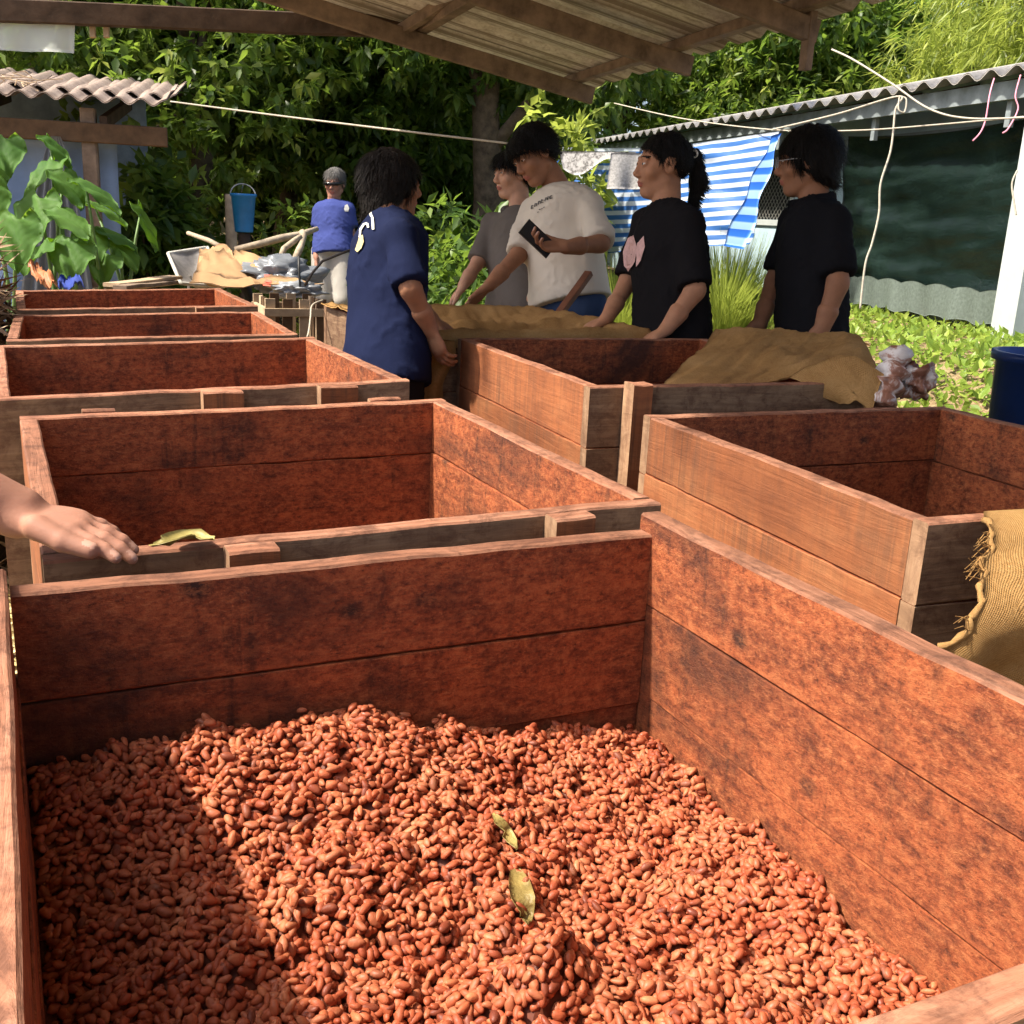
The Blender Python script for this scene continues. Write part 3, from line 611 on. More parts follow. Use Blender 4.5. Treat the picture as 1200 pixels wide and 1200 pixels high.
win = slabw('window', ws0-.07, ws0-.001, wz0-.07, wz1, WN-.1, WN+.025, M['frame_w']); slabw('frame', ws0-.07, ws1+.07, wz0-.07, wz0-.001, WN-.1, WN+.028, M['frame_w'], win)
mb = MB(); Wd = ws1-ws0; Hd = wz1-wz0; st = .085
for k in range(int((Wd+Hd)/st)):
    for sg in (1, -1):
        pts = []
        t = k*st
        a0, z0 = (t, 0) if t < Wd else (Wd, t-Wd); a1, z1 = (0, t) if t < Hd else (t-Hd, Hd)
        if sg < 0: a0, a1 = Wd-a0, Wd-a1
        mb.beam(bw(ws0+a0, WN-.06+sg*.006, wz0+z0), bw(ws0+a1, WN-.06+sg*.006, wz0+z1), .007, .007, up=BN)
stuff(mb.build('mesh_screen', plain('wire_mesh', (.18, .17, .15), .6), win))
# corner post at right, eave timbers, roof
s_, _ = bhit(1192, 320, WN+.3); slabw('corner_post', s_-.25, s_+.02, .2, EZ-.28, WN+.17, WN+.45, M['frame_w'])
slabw('fascia', -1.5, LEN+.2, EZ-.20, EZ-.06, -.10, -.06, M['fascia']); slabw('wall_plate', -1.5, LEN, EZ-.42, EZ-.3, WN+.003, WN+.06, M['fascia'])
for k in range(15):
    s0 = -1.2+k*.85; mb = MB(); mb.beam(bw(s0, -.11, EZ-.10), bw(s0, -3.2, EZ+.62), .05, .1); mb.build('rafter', M['timber_dark'], bld)
for k in range(6):
    s0 = 0.25+k*1.9; mb = MB(); mb.beam(bw(s0, -.14, EZ-.4), bw(s0, -.14, EZ-.19), .06, .05, up=BN); mb.build('eave_hanger', M['fascia'], bld)
pit = .29; ss = np.arange(-1.7, LEN+.35, pit/8); nn = np.linspace(.07, -3.6, 6)
A, B = np.meshgrid(ss, nn, indexing='ij')
for k in range(13):
    i0 = int(k*len(ss)/13); i1 = min(int((k+1)*len(ss)/13)+9, len(ss)); a = A[i0:i1]; b = B[i0:i1]
    Z = EZ-.005+(-b)*.225+.034*np.cos(a/pit*2*np.pi)+.004*(k % 2); P = BE0+a[..., None]*BD+b[..., None]*BN; P[..., 2] = Z
    cloth('roof_sheet', P.reshape(-1, 3), i1-i0, 6, M['cement'], bld, .008)
# dark green tarp
m = Mt('green_tarp', .24, .32); v = m.co('Object'); n1 = m.noise(v, 1.5, 5, .6, .5); n2 = m.noise(m.co('Object', (2, 2, 5)), 3.5, 7, .62, 2.0)
m.color(m.ramp(n1, [(.3, (.003, .007, .006)), (.7, (.010, .020, .017))])); m.bump(n2, .5, .02); M['tarp_green'] = m.m
ga0 = bhit(1188, 345, WN+.3)[0]; ga1 = bhit(972, 300, WN+.3)[0]; zb = bhit(1080, 360, WN+.3)[1]; zt_ = EZ-.3
nu, nv = 70, 50; u, v = np.meshgrid(np.linspace(0, 1, nu), np.linspace(0, 1, nv), indexing='ij')
P = BE0+(ga0+(ga1-ga0)*u)[..., None]*BD+(WN+.26+.018*snoise(np.stack([u.ravel()*2.0, v.ravel()*3.2], 1), .4, 51).reshape(nu, nv)+.02*np.sin(v*22+3*u))[..., None]*BN
P[..., 2] = zt_+(zb-zt_)*v-.06*np.sin(np.pi*u)*(1-v)
gt = thing('green_tarp', 'dark green glossy tarp hung along the outbuilding wall', 'tarp', bw((ga0+ga1)/2, WN+.26, zb)); cloth('tarp_sheet', P.reshape(-1, 3), nu, nv, M['tarp_green'], gt, .004)
# paler ruffled skirt of the tarp
q0 = zb+.20; P2 = BE0+(ga0+(ga1-ga0)*u)[..., None]*BD+(WN+.33+.02*np.sin(u*60)*v+.02*np.sin(u*23+2)*v)[..., None]*BN; P2[..., 2] = q0+.03*np.abs(np.sin(u*24))+(zb-.08-q0)*v
cloth('tarp_skirt', P2.reshape(-1, 3), nu, nv, plain('pale_green_net', (.10, .125, .11), .7, .3, 40), gt, .003)
# striped tarp
m = Mt('striped_tarp', .45, .35); uv = m.nd('TexCoord').outputs['UV']; sx = m.nd('SeparateXYZ'); m.L(uv, sx.inputs[0]); n1 = m.noise(m.co('Object'), 2.5, 4, .6)
fr = m.math('FRACT', m.math('MULTIPLY', m.math('ADD', sx.outputs[1], m.math('MULTIPLY', n1, .02)), 11.5)); st = m.ramp(fr, [(.0, (0, 0, 0)), (.44, (0, 0, 0)), (.5, (1, 1, 1)), (.95, (1, 1, 1)), (1, (0, 0, 0))])
c = m.mix(st, (.56, .62, .70), (.045, .16, .45)); m.color(c); m.translucent(.35, c); m.bump(m.noise(m.co('Object'), 4, 5, .6, .6), .3, .04); M['striped'] = m.m
ZT = 6.95; corners = [at(652, 172, 8.6), at(912, 154, ZT), at(872, 286, ZT+.1), at(640, 300, 8.7)]
nu, nv = 60, 50; G, u, v = bil(*corners, nu, nv); G += (.05*np.sin(u*9+v*2)*v)[..., None]*BN+(.02*snoise(np.stack([u.ravel()*2, v.ravel()*1.2], 1), .3, 61).reshape(nu, nv))[..., None]*BN
G[..., 2] -= .05*np.sin(np.pi*u)*(1-v)
stp = thing('striped_tarp', 'blue and white striped tarp hanging on the clothes line', 'tarp', (corners[2]+corners[3])/2)
V = G.reshape(-1, 3); o = cloth('tarp_sheet', V, nu, nv, M['striped'], stp, .004)
ul = o.data.uv_layers[0]; uvv = np.stack([u.ravel(), v.ravel()], 1); uvv = np.concatenate([uvv, uvv]); li = np.zeros(len(o.data.loops), np.int32); o.data.loops.foreach_get('vertex_index', li); ul.data.foreach_set('uv', uvv[li].astype(np.float32).ravel())
e = [at(916, 156, ZT-.03), at(904, 160, ZT-.03), at(846, 288, ZT), at(874, 292, ZT)]; Gb, u, v = bil(e[0], e[1], e[2], e[3], 8, 30); Gb += (.015*np.sin(v*14+u*3))[..., None]*BN
m = Mt('blue_plaid_edge', .45, .35); fr = m.math('FRACT', m.math('MULTIPLY', m.nd('SeparateXYZ').outputs[1], 1.0)); uv = m.nd('TexCoord').outputs['UV']; sx = m.nd('SeparateXYZ'); m.L(uv, sx.inputs[0])
m.color(m.ramp(m.math('FRACT', m.math('MULTIPLY', sx.outputs[1], 9.0)), [(.0, (.02, .12, .55)), (.45, (.03, .17, .62)), (.55, (.35, .55, .82)), (1, (.3, .5, .8))])); cloth('folded_edge', Gb.reshape(-1, 3), 8, 30, m.m, stp, .004)
# grey cloth and net bag drying beside it
m = Mt('spotted_cloth', .9, .1); v = m.co('Object'); m.color(m.ramp(m.noise(v, 26, 5, .7), [(.42, (.14, .135, .13)), (.55, (.42, .41, .40))])); M['spotted'] = m.m
q = [at(655, 177, 7.6), at(745, 178, 7.4), at(752, 192, 7.4), at(660, 198, 7.6)]; G, u, v = bil(*q, 20, 8); G[..., 2] -= .05*np.sin(u*8)*v
tag(cloth('drying_cloth', G.reshape(-1, 3), 20, 8, M['spotted'], None, .004, origin=G.reshape(-1, 3).mean(0)), 'grey mottled cloth draped over the line beside the striped tarp', 'cloth')
q = [at(716, 180, 7.35), at(752, 180, 7.35), at(754, 222, 7.35), at(712, 222, 7.35)]; G, u, v = bil(*q, 16, 16); G += (.03*np.sin(u*7)*v)[..., None]*(-FH)
tag(cloth('net_bag', G.reshape(-1, 3), 16, 16, plain('pale_net', (.26, .255, .25), .9, .4, 60), None, .012, origin=G.reshape(-1, 3).mean(0)), 'pale net bag hanging on the line in front of the striped tarp', 'net bag')

# ================================================================== LEAFY THINGS
def leaf_mat(name, stops, tr=.45, trc=(.30, .46, .05), rough=.42):
    m = Mt(name, rough, .35); t = m.attr(); n = m.noise(m.co('World'), 1.1, 3, .5); f = m.math('ADD', m.math('MULTIPLY', t, .72), m.math('MULTIPLY', n, .28)); c = m.ramp(f, stops); m.color(c)
    m.translucent(tr, m.mix(.55, c, trc)); return m.m
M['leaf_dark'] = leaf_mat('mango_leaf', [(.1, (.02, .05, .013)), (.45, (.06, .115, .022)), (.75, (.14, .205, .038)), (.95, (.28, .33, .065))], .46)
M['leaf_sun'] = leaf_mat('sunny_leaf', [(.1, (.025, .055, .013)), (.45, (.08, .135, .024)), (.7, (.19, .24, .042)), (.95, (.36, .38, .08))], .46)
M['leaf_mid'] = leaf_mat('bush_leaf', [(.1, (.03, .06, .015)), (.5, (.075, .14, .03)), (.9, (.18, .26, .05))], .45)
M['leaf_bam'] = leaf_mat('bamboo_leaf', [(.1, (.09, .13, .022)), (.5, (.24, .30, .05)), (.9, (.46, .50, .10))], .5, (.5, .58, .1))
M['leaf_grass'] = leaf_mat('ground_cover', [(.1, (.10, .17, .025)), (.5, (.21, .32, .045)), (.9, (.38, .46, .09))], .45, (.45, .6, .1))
M['bark'] = plain('bark', (.10, .075, .052), .95, .45, 12, .1, .7)
def leaves(C, D, L, W, fold=.35, droop=.0):
    """two folded triangles pairs per leaf. C base points, D unit directions, L, W sizes"""
    n = len(C); up = np.array([0, 0, 1.0])+RNG.normal(0, .45, (n, 3)); S_ = np.cross(D, up); S_ /= np.linalg.norm(S_, axis=1)[:, None]+1e-9; U = np.cross(S_, D)
    L = L[:, None]; W = W[:, None]; mid = C+D*L*.45; dr = np.zeros((n, 3)); dr[:, 2] = -droop
    V = np.stack([C, mid-S_*W*.5+U*W*fold*.5+dr*L*.3, mid+dr*L*.3, mid+S_*W*.5+U*W*fold*.5+dr*L*.3, C+D*L+dr*L], 1).reshape(-1, 3)
    b = (np.arange(n)*5)[:, None]; F = np.concatenate([b+np.array([[0, 2, 1]]), b+np.array([[0, 3, 2]]), b+np.array([[1, 2, 4]]), b+np.array([[2, 3, 4]])], 0)
    return V, F
def crown_pts(blobs, ntw, shell=.55):
    """twig tips spread through lumpy blobs; blobs (x,y,z,rx,ry,rz)"""
    B = np.array(blobs); w = B[:, 3]*B[:, 4]*B[:, 5]; w = w**.75; k = RNG.choice(len(B), ntw, p=w/w.sum()); d = RNG.normal(0, 1, (ntw, 3)); d /= np.linalg.norm(d, axis=1)[:, None]
    r = np.where(RNG.random(ntw) < shell, RNG.uniform(.82, 1.05, ntw), RNG.uniform(.2, .9, ntw)); return B[k, :3]+d*r[:, None]*B[k, 3:6], d
def crown(name, blobs, ntw, nl, L, W, mat, parent, droop=.25, shell=.55, spread=.9):
    T, d = crown_pts(blobs, ntw, shell); C = np.repeat(T, nl, 0)+RNG.normal(0, L*.18, (ntw*nl, 3)); D = np.repeat(d*.55, nl, 0)+RNG.normal(0, spread, (ntw*nl, 3)); D[:, 2] -= droop; D /= np.linalg.norm(D, axis=1)[:, None]
    n = len(C); V, F = leaves(C, D, L*RNG.uniform(.65, 1.2, n), W*RNG.uniform(.7, 1.2, n), droop=.15)
    tint = np.repeat(np.clip(np.repeat(RNG.normal(.45, .27, ntw), nl)+RNG.normal(0, .12, n), 0, 1), 5)
    return mesh_obj(name, V, F, mat, parent, False, tint=tint)
def trunk(name, base, top, r0, r1, parent, limbs=(), wob=.06):
    base = np.array(base, float); top = np.array(top, float); mb = MB(); k = 9
    P = [base+(top-base)*i/(k-1)+np.array([wob*math.sin(i*1.3+base[0]), wob*math.cos(i*1.1+base[1]), 0])*(i > 0) for i in range(k)]
    mb.tube(P, [r0+(r1-r0)*(i/(k-1))**.8 + (.35*r0 if i == 0 else 0) for i in range(k)], 12)
    o = mb.build(name, M['bark'], parent, True)
    for (f, tip, r) in limbs:
        p = np.array(P[int(f*(k-1))]); tip = np.array(tip, float); m2 = MB(); mid = (p+tip)/2+np.array([0, 0, .12])
        m2.tube([p, p*.6+mid*.4, mid, (mid+tip)/2+RNG.normal(0, .06, 3), tip], [r, r*.85, r*.65, r*.45, r*.2], 7); m2.build('limb', M['bark'], o, True)
    return o
def tree(label, px, Z, zbot, ztop, rad, mat, ntw, nl=9, L=.2, W=.065, trunk_r=.16, lean=0, group='trees behind the boxes', droop=.3, depth=1.0):
    b = at(px, 300, Z); b = np.array([b[0], b[1], 0]); b[2] = float(gz(b[0], b[1]))-.05; cen = b+RH*lean
    root = thing('tree', label, 'tree', b, group)
    blobs = []
    nb = 16; h = ztop-zbot
    for k in range(nb):
        a = RNG.uniform(0, 6.28); rr = rad*RNG.uniform(.15, .8); zz_ = zbot+h*RNG.uniform(.12, .95); s = rad*RNG.uniform(.3, .52)
        blobs.append((cen[0]+rr*math.cos(a), cen[1]+rr*math.sin(a)*depth, zz_, s, s*depth, s*RNG.uniform(.6, .85)))
    tr = trunk('trunk', b, (cen[0], cen[1], zbot+h*.6), trunk_r, trunk_r*.45, root, [(RNG.uniform(.45, .95), bl[:3], trunk_r*.35) for bl in blobs[:6]])
    crown('crown', blobs, ntw, nl, L, W, mat, root, droop)
    return root
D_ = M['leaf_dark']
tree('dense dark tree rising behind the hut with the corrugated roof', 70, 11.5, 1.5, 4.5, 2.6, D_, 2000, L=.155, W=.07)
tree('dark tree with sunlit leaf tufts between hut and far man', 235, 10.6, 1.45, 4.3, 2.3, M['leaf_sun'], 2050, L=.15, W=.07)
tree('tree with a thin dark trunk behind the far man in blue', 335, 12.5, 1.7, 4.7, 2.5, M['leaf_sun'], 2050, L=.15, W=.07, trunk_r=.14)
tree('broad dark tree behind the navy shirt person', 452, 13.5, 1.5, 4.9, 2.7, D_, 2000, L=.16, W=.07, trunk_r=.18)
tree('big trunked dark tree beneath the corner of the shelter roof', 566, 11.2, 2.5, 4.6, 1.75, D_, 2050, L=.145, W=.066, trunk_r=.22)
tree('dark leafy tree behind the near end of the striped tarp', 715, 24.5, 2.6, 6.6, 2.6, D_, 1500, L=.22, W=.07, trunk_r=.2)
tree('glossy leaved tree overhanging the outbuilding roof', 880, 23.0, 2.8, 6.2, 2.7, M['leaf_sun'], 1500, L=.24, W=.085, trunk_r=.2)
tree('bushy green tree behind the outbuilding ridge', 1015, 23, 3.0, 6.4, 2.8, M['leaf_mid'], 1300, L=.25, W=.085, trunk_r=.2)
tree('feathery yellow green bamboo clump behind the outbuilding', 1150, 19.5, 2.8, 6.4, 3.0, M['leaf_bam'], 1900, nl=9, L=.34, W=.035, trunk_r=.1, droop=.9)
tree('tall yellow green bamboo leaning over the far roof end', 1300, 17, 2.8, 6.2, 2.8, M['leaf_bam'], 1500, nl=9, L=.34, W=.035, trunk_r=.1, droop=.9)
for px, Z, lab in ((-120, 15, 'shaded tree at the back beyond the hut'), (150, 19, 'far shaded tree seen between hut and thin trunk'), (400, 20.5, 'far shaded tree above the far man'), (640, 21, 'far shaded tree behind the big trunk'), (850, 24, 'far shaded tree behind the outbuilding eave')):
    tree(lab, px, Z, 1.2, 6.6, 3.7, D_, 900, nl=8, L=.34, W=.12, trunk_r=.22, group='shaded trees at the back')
# distant wood closing the view
FV = []; FF = []; off = 0
T, d = [], []
ang = RNG.uniform(-.75, 1.35, 5200); rr = RNG.uniform(27, 34, 5200); C = np.stack([rr*np.sin(ang), rr*np.cos(ang), RNG.uniform(.6, 11, 5200)], 1); D = RNG.normal(0, 1, C.shape); D /= np.linalg.norm(D, axis=1)[:, None]
V, F = leaves(C, D, RNG.uniform(.8, 1.5, len(C)), RNG.uniform(.5, .9, len(C))); o = mesh_obj('distant_wood', V, F, D_, None, tint=np.repeat(RNG.uniform(0, .5, len(C)), 5), origin=(0, 30, 1)); stuff(o, 'dense dark wood far behind the trees', 'wood')
def bush(label, px, py, Z, r, h, mat, ntw, L, W, nl=8, group='bushes under the trees', name='bush'):
    b = at(px, py, Z); b[2] = float(gz(b[0], b[1]))-.02; root = thing(name, label, 'bush', b, group); blobs = [(b[0]+RNG.normal(0, r*.45), b[1]+RNG.normal(0, r*.45), b[2]+h*RNG.uniform(.25, .8), r*.5, r*.5, h*.28) for _ in range(7)]
    mb = MB()
    for k in range(5):
        t = np.array(blobs[k][:3]); mb.tube([b, (b+t)/2+RNG.normal(0, .03, 3), t], [.018, .012, .006], 6)
    mb.build('stem', M['bark'], root); crown('foliage', blobs, ntw, nl, L, W, mat, root, .1); return root
bush('yellow green leafy bush right behind the grey shirt man', 590, 300, 7.6, .45, 1.6, M['leaf_mid'], 140, .15, .06)
bush('bright sunlit sapling beside the white shirt man\'s head', 652, 300, 8.2, .30, 2.45, M['leaf_bam'], 110, .15, .06)
bush('low green bush below the grey shirt man\'s elbow', 545, 300, 7.2, .5, 1.25, M['leaf_mid'], 150, .12, .045)
bush('dark green shrub under the big trunk', 520, 300, 8.6, .6, 1.5, D_, 170, .16, .07)
bush('shrub growing at the foot of the thin trunk', 250, 300, 8.8, .7, 1.35, M['leaf_mid'], 190, .12, .05)
bush('dark shrub beside the hut post', 175, 300, 8.3, .55, 1.8, D_, 200, .2, .08)
bush('yellowish shrub beside the far man in blue', 345, 300, 10.0, .5, 1.3, M['leaf_bam'], 140, .14, .05)
bush('shaded shrub behind the navy shirt person\'s arm', 500, 300, 10.5, .8, 1.3, M['leaf_mid'], 200, .16, .06)
for px, Z, lab in ((215, 15.5, 'dark undergrowth bush between the first two trunks'), (300, 17, 'dark undergrowth bush left of the thin trunk'), (395, 16, 'dark undergrowth bush behind the far man'), (470, 15, 'dark undergrowth bush behind the navy shirt person'), (545, 15.5, 'dark undergrowth bush beside the big trunk'), (625, 16.5, 'dark undergrowth bush behind the cream T-shirt man')):
    bush(lab, px, 300, Z, 1.5, 2.3, D_, 260, .3, .12, group='undergrowth behind the trunks')
# tall grass tuft by the striped tarp
def tuft(label, px, Z, n, h, spread):
    b = at(px, 380, Z); b[2] = float(gz(b[0], b[1])); a = RNG.uniform(0, 6.28, n); rr = np.abs(RNG.normal(0, .12, n)); base = np.stack([b[0]+rr*np.cos(a), b[1]+rr*np.sin(a), np.full(n, b[2]-.02)], 1)
    a2 = a+RNG.normal(0, .5, n); ln = h*RNG.uniform(.6, 1.1, n); out = spread*RNG.uniform(.25, 1.1, n); Dh = np.stack([np.cos(a2), np.sin(a2), 0*a2], 1); Sd = np.stack([-np.sin(a2), np.cos(a2), 0*a2], 1); W = RNG.uniform(.005, .010, n)
    V = []; 
    for t in (0, .35, .7, 1.0):
        P = base+Dh*(out*t**1.8)[:, None]; P[:, 2] += ln*(t-.33*t**3*(out/spread)); wv = (W*(1-t*.92))[:, None]; V.append(P-Sd*wv); V.append(P+Sd*wv)
    V = np.stack(V, 1).reshape(-1, 3); bi = (np.arange(n)*8)[:, None]; F = np.concatenate([bi+np.array([[2*k, 2*k+1, 2*k+3, 2*k+2]]) for k in range(3)], 0)
    o = mesh_obj('grass_tuft', V, F, M['leaf_bam'], None, tint=np.repeat(RNG.uniform(.2, 1, n), 8), origin=b); return tag(o, label, 'grass tuft')
tuft('tall fountain of green grass between the two black shirt people', 846, 7.7, 3000, 1.15, .62)
tuft('grass tuft glimpsed behind the woman in black\'s back', 722, 8.2, 1800, 1.1, .55)
# ground cover by the building
n = 26000; x = RNG.uniform(3.4, 8.2, n); y = RNG.uniform(2.2, 13, n); wl = BE0[0]+(y-BE0[1])*math.tan(math.radians(10.06))+.42; ok = x < wl; x, y = x[ok], y[ok]
patch = snoise(np.stack([x, y], 1), .8, 77); ok = RNG.random(len(x)) < np.clip(.75+.6*patch, .12, 1); x, y = x[ok], y[ok]; n = len(x)
C = np.stack([x, y, gz(x, y)+RNG.uniform(.0, .07, n)], 1); D = RNG.normal(0, 1, (n, 3)); D[:, 2] = np.abs(D[:, 2])*.8+.15; D /= np.linalg.norm(D, axis=1)[:, None]
V, F = leaves(C, D, RNG.uniform(.05, .11, n), RNG.uniform(.03, .06, n)); stuff(mesh_obj('ground_cover', V, F, M['leaf_grass'], None, tint=np.repeat(np.clip(RNG.normal(.5, .25, n)-.15*np.repeat(0, n), 0, 1), 5), origin=(5.5, 6, .4)), 'bright green ground cover plants beside the outbuilding', 'ground cover')

# ================================================================== HUT AT LEFT
hut = thing('hut', 'small hut with mossy corrugated cement roof and bluish plastic wall', 'hut', at(60, 300, 7.4)*np.array([1, 1, 0]))
hz = at(193, 122, 7.2)[2]; hR = at(193, 122, 7.2); hdir = -RH*.97-FH*.24; hdir /= np.linalg.norm(hdir); hn = np.array([-hdir[1], hdir[0], 0]); hn = hn if hn@FH < 0 else -hn     # hn towards the viewer
def hw(s, n, z): return np.array([hR[0], hR[1], 0])+hdir*s+hn*n+np.array([0, 0, z])
pit = .155
m = Mt('old_cement_sheet', .95, .1); v = m.co('World'); n1 = m.noise(v, 4, 6, .7); n2 = m.noise(v, 45, 5, .75)
c = m.ramp(n1, [(.3, (.19, .145, .12)), (.65, (.33, .265, .225))]); c = m.mix(m.ramp(n2, [(.48, (0, 0, 0)), (.7, (.8,)*3)]), c, (.20, .14, .11)); m.color(c); m.bump(n2, .5, .012); M['cement_old'] = m.m
for k in range(3):
    ss = np.arange(k*.95, k*.95+1.02, pit/8); nn = np.linspace(.0, -1.5, 8); A, B = np.meshgrid(ss, nn, indexing='ij')
    P = np.array([hR[0], hR[1], 0])+A[..., None]*hdir+B[..., None]*hn; P[..., 2] = hz+(-B)*.16+.021*np.cos(A/pit*2*np.pi)+.006*(k % 2)+.01*np.sin(B*7)
    cloth('roof_sheet', P.reshape(-1, 3), len(ss), 8, M['cement_old'], hut, .009)
    ss2 = ss; P2 = np.array([hR[0], hR[1], 0])+(A-.05)[..., None]*hdir+(B-.42)[..., None]*hn; P2[..., 2] = hz+(-(B-.42))*.16+.0105+.021*np.cos(A/pit*2*np.pi)+.006*(k % 2)
    cloth('roof_sheet', P2.reshape(-1, 3), len(ss), 8, M['cement_old'], hut, .009)
M['timber_warm'] = plain('warm_timber', (.11, .065, .035), .8, .35, 10, .2, .3)
mb = MB(); mb.beam(hw(.0, -.12, hz-.21), hw(3.2, -.12, hz-.21), .06, .13); mb.build('beam', M['timber_warm'], hut)
for s in (.42, 1.35, 2.3):
    mb = MB(); mb.beam(hw(s, -.13, hz-.14), hw(s, -1.8, hz+.12), .05, .09); mb.build('rafter', M['timber_dark'], hut)
mb = MB(); mb.beam(hw(.52, -.16, -.05), hw(.52, -.16, hz-.05), .10, .10, up=hn); mb.build('post', M['timber'], hut)
mb = MB(); mb.beam(hw(3.0, -.16, -.05), hw(3.0, -.16, hz-.05), .10, .10, up=hn); mb.build('post', M['timber'], hut)
mb = MB(); mb.hexa([hw(.3, -1.9, -.05), hw(3.2, -1.9, -.05), hw(3.2, -1.96, -.05), hw(.3, -1.96, -.05), hw(.3, -1.9, hz+.2), hw(3.2, -1.9, hz+.2), hw(3.2, -1.96, hz+.2), hw(.3, -1.96, hz+.2)]); mb.build('back_wall', plain('grey_blue_board', (.22, .29, .36), .85, .3, 6), hut)
M['blue_plastic'] = plain('blue_plastic_wall', (.22, .32, .52), .5, .2, 3, .4, .15); m = Mt('clear_plastic', .25, .5); m.color((.26, .28, .31)); m.translucent(.45, (.26, .29, .33)); M['plastic_clear'] = m.m
nu, nv = 50, 30; u, v = np.meshgrid(np.linspace(0, 1, nu), np.linspace(0, 1, nv), indexing='ij'); P = np.array([hR[0], hR[1], 0])+(.36+2.2*u)[..., None]*hdir+(-.30+.03*np.sin(u*40)*(.3+v)+.02*np.sin(u*17+v*5))[..., None]*hn; P[..., 2] = (hz-.27)+(.1-(hz-.27))*v
cloth('plastic_wall', P.reshape(-1, 3), nu, nv, M['blue_plastic'], hut, .003)
# gathered clear plastic curtain by the post
apex = hw(.72, -.06, hz-.25); nu, nv = 40, 24; u, v = np.meshgrid(np.linspace(0, 1, nu), np.linspace(0, 1, nv), indexing='ij')
wd = .03+.26*v**.7; P = apex+((u-.5)*2*wd+.08*v)[..., None]*hdir+(.02+.03*np.sin(u*34)*v**.5)[..., None]*hn; P[..., 2] = apex[2]-v*1.45
tag(cloth('plastic_curtain', P.reshape(-1, 3), nu, nv, M['plastic_clear'], None, .002, origin=apex), 'gathered clear plastic curtain tied under the hut roof', 'plastic curtain')
# dry vine on the hut roof
rt = thing('dry_vine', 'tangle of thin dry vines on the hut roof edge', 'vine', hw(1.6, 0, hz))
for k in range(26):
    s0 = RNG.uniform(.9, 2.0) if k < 14 else RNG.uniform(1.35, 1.6); p = hw(s0, -.5 if k < 14 else .03, hz+.12 if k < 14 else hz-.05); pts = [p]
    for j in range(6): p = p+np.array([RNG.normal(0, .09), RNG.normal(0, .07), RNG.normal(0, .03) if k < 14 else -.07+RNG.normal(0, .05)]); p[2] = max(p[2], hz+.06) if k < 14 else p[2]; pts.append(p)
    MB().tube(pts, .004, 4).build('stem', M['timber_pale'], rt)

# ================================================================== ELEPHANT EAR PLANTS
m = Mt('elephant_ear_leaf', .55, .2); uv = m.nd('TexCoord').outputs['UV']; n = m.noise(m.co('Object'), 4, 3, .5); sx = m.nd('SeparateXYZ'); m.L(uv, sx.inputs[0])
vein = m.math('ABSOLUTE', m.math('SINE', m.math('MULTIPLY', m.math('ADD', sx.outputs[1], m.math('MULTIPLY', m.math('ABSOLUTE', sx.outputs[0]), .9)), 26)))
c = m.ramp(n, [(.3, (.075, .17, .045)), (.7, (.15, .28, .07))]); c = m.mix(m.ramp(vein, [(0, (.22,)*3), (.10, (0, 0, 0))]), c, (.14, .22, .07)); m.color(c); m.bump(vein, .08, .01); m.translucent(.5, (.42, .62, .06)); M['taro'] = m.m
M['stalk'] = plain('green_stalk', (.12, .2, .06), .5, .25, 10)
def taro_leaf(parent, base, tip_px, Z, L, W, facing, pitch_, k):
    """heart shaped leaf; attach point at tip_px, blade hanging along `facing`"""
    p = at(*tip_px, Z); f = np.array(facing, float); f /= np.linalg.norm(f); s = np.cross(f, ZU); s /= np.linalg.norm(s); nrm = np.cross(s, f)
    nu, nv = 15, 11; V = []; UV = []
    for i in range(nu):
        t = i/(nu-1); y = -.32+1.32*t           # along blade, lobes behind the stalk
        hw_ = .5*W*max(.02, (math.sin(math.pi*min(1, (t*.93+.07)))**.62)*(1.08-.55*t)*1.25)
        for j in range(nv):
            a = (j/(nv-1)-.5)*2; yy_ = y
            if t < .26: yy_ = y+(.26-t)*(1-abs(a))*1.0   # notch
            d_ = p+f*(yy_*L)+s*(a*hw_)+nrm*(-abs(a)**1.5*W*.05-.18*L*max(0, yy_)**2+.014*math.sin(9*t+5*a)+abs(a)**2*.05*W*math.sin(t*21+k*2+a*3)+.03*W*math.sin(a*9+t*8))
            V.append(d_); UV.append((a*hw_*3, yy_*L*3))
    o = cloth('leaf', V, nu, nv, M['taro'], parent, .002)
    ul = o.data.uv_layers[0]; uvv = np.array(UV+UV, np.float32); li = np.zeros(len(o.data.loops), np.int32); o.data.loops.foreach_get('vertex_index', li); ul.data.foreach_set('uv', uvv[li].ravel())
    mb = MB(); b = np.array(base, float); mid = (b+p)/2+np.array([RNG.normal(0, .04), RNG.normal(0, .04), .15]); pts = [b, b*.5+mid*.5+np.array([0, 0, .04]), mid, mid*.4+p*.6+np.array([0, 0, .03]), p]; mb.tube(pts, [.018, .015, .012, .009, .006], 7); mb.build('stalk', M['stalk'], parent, True)
lft = -RH; vw = -FH
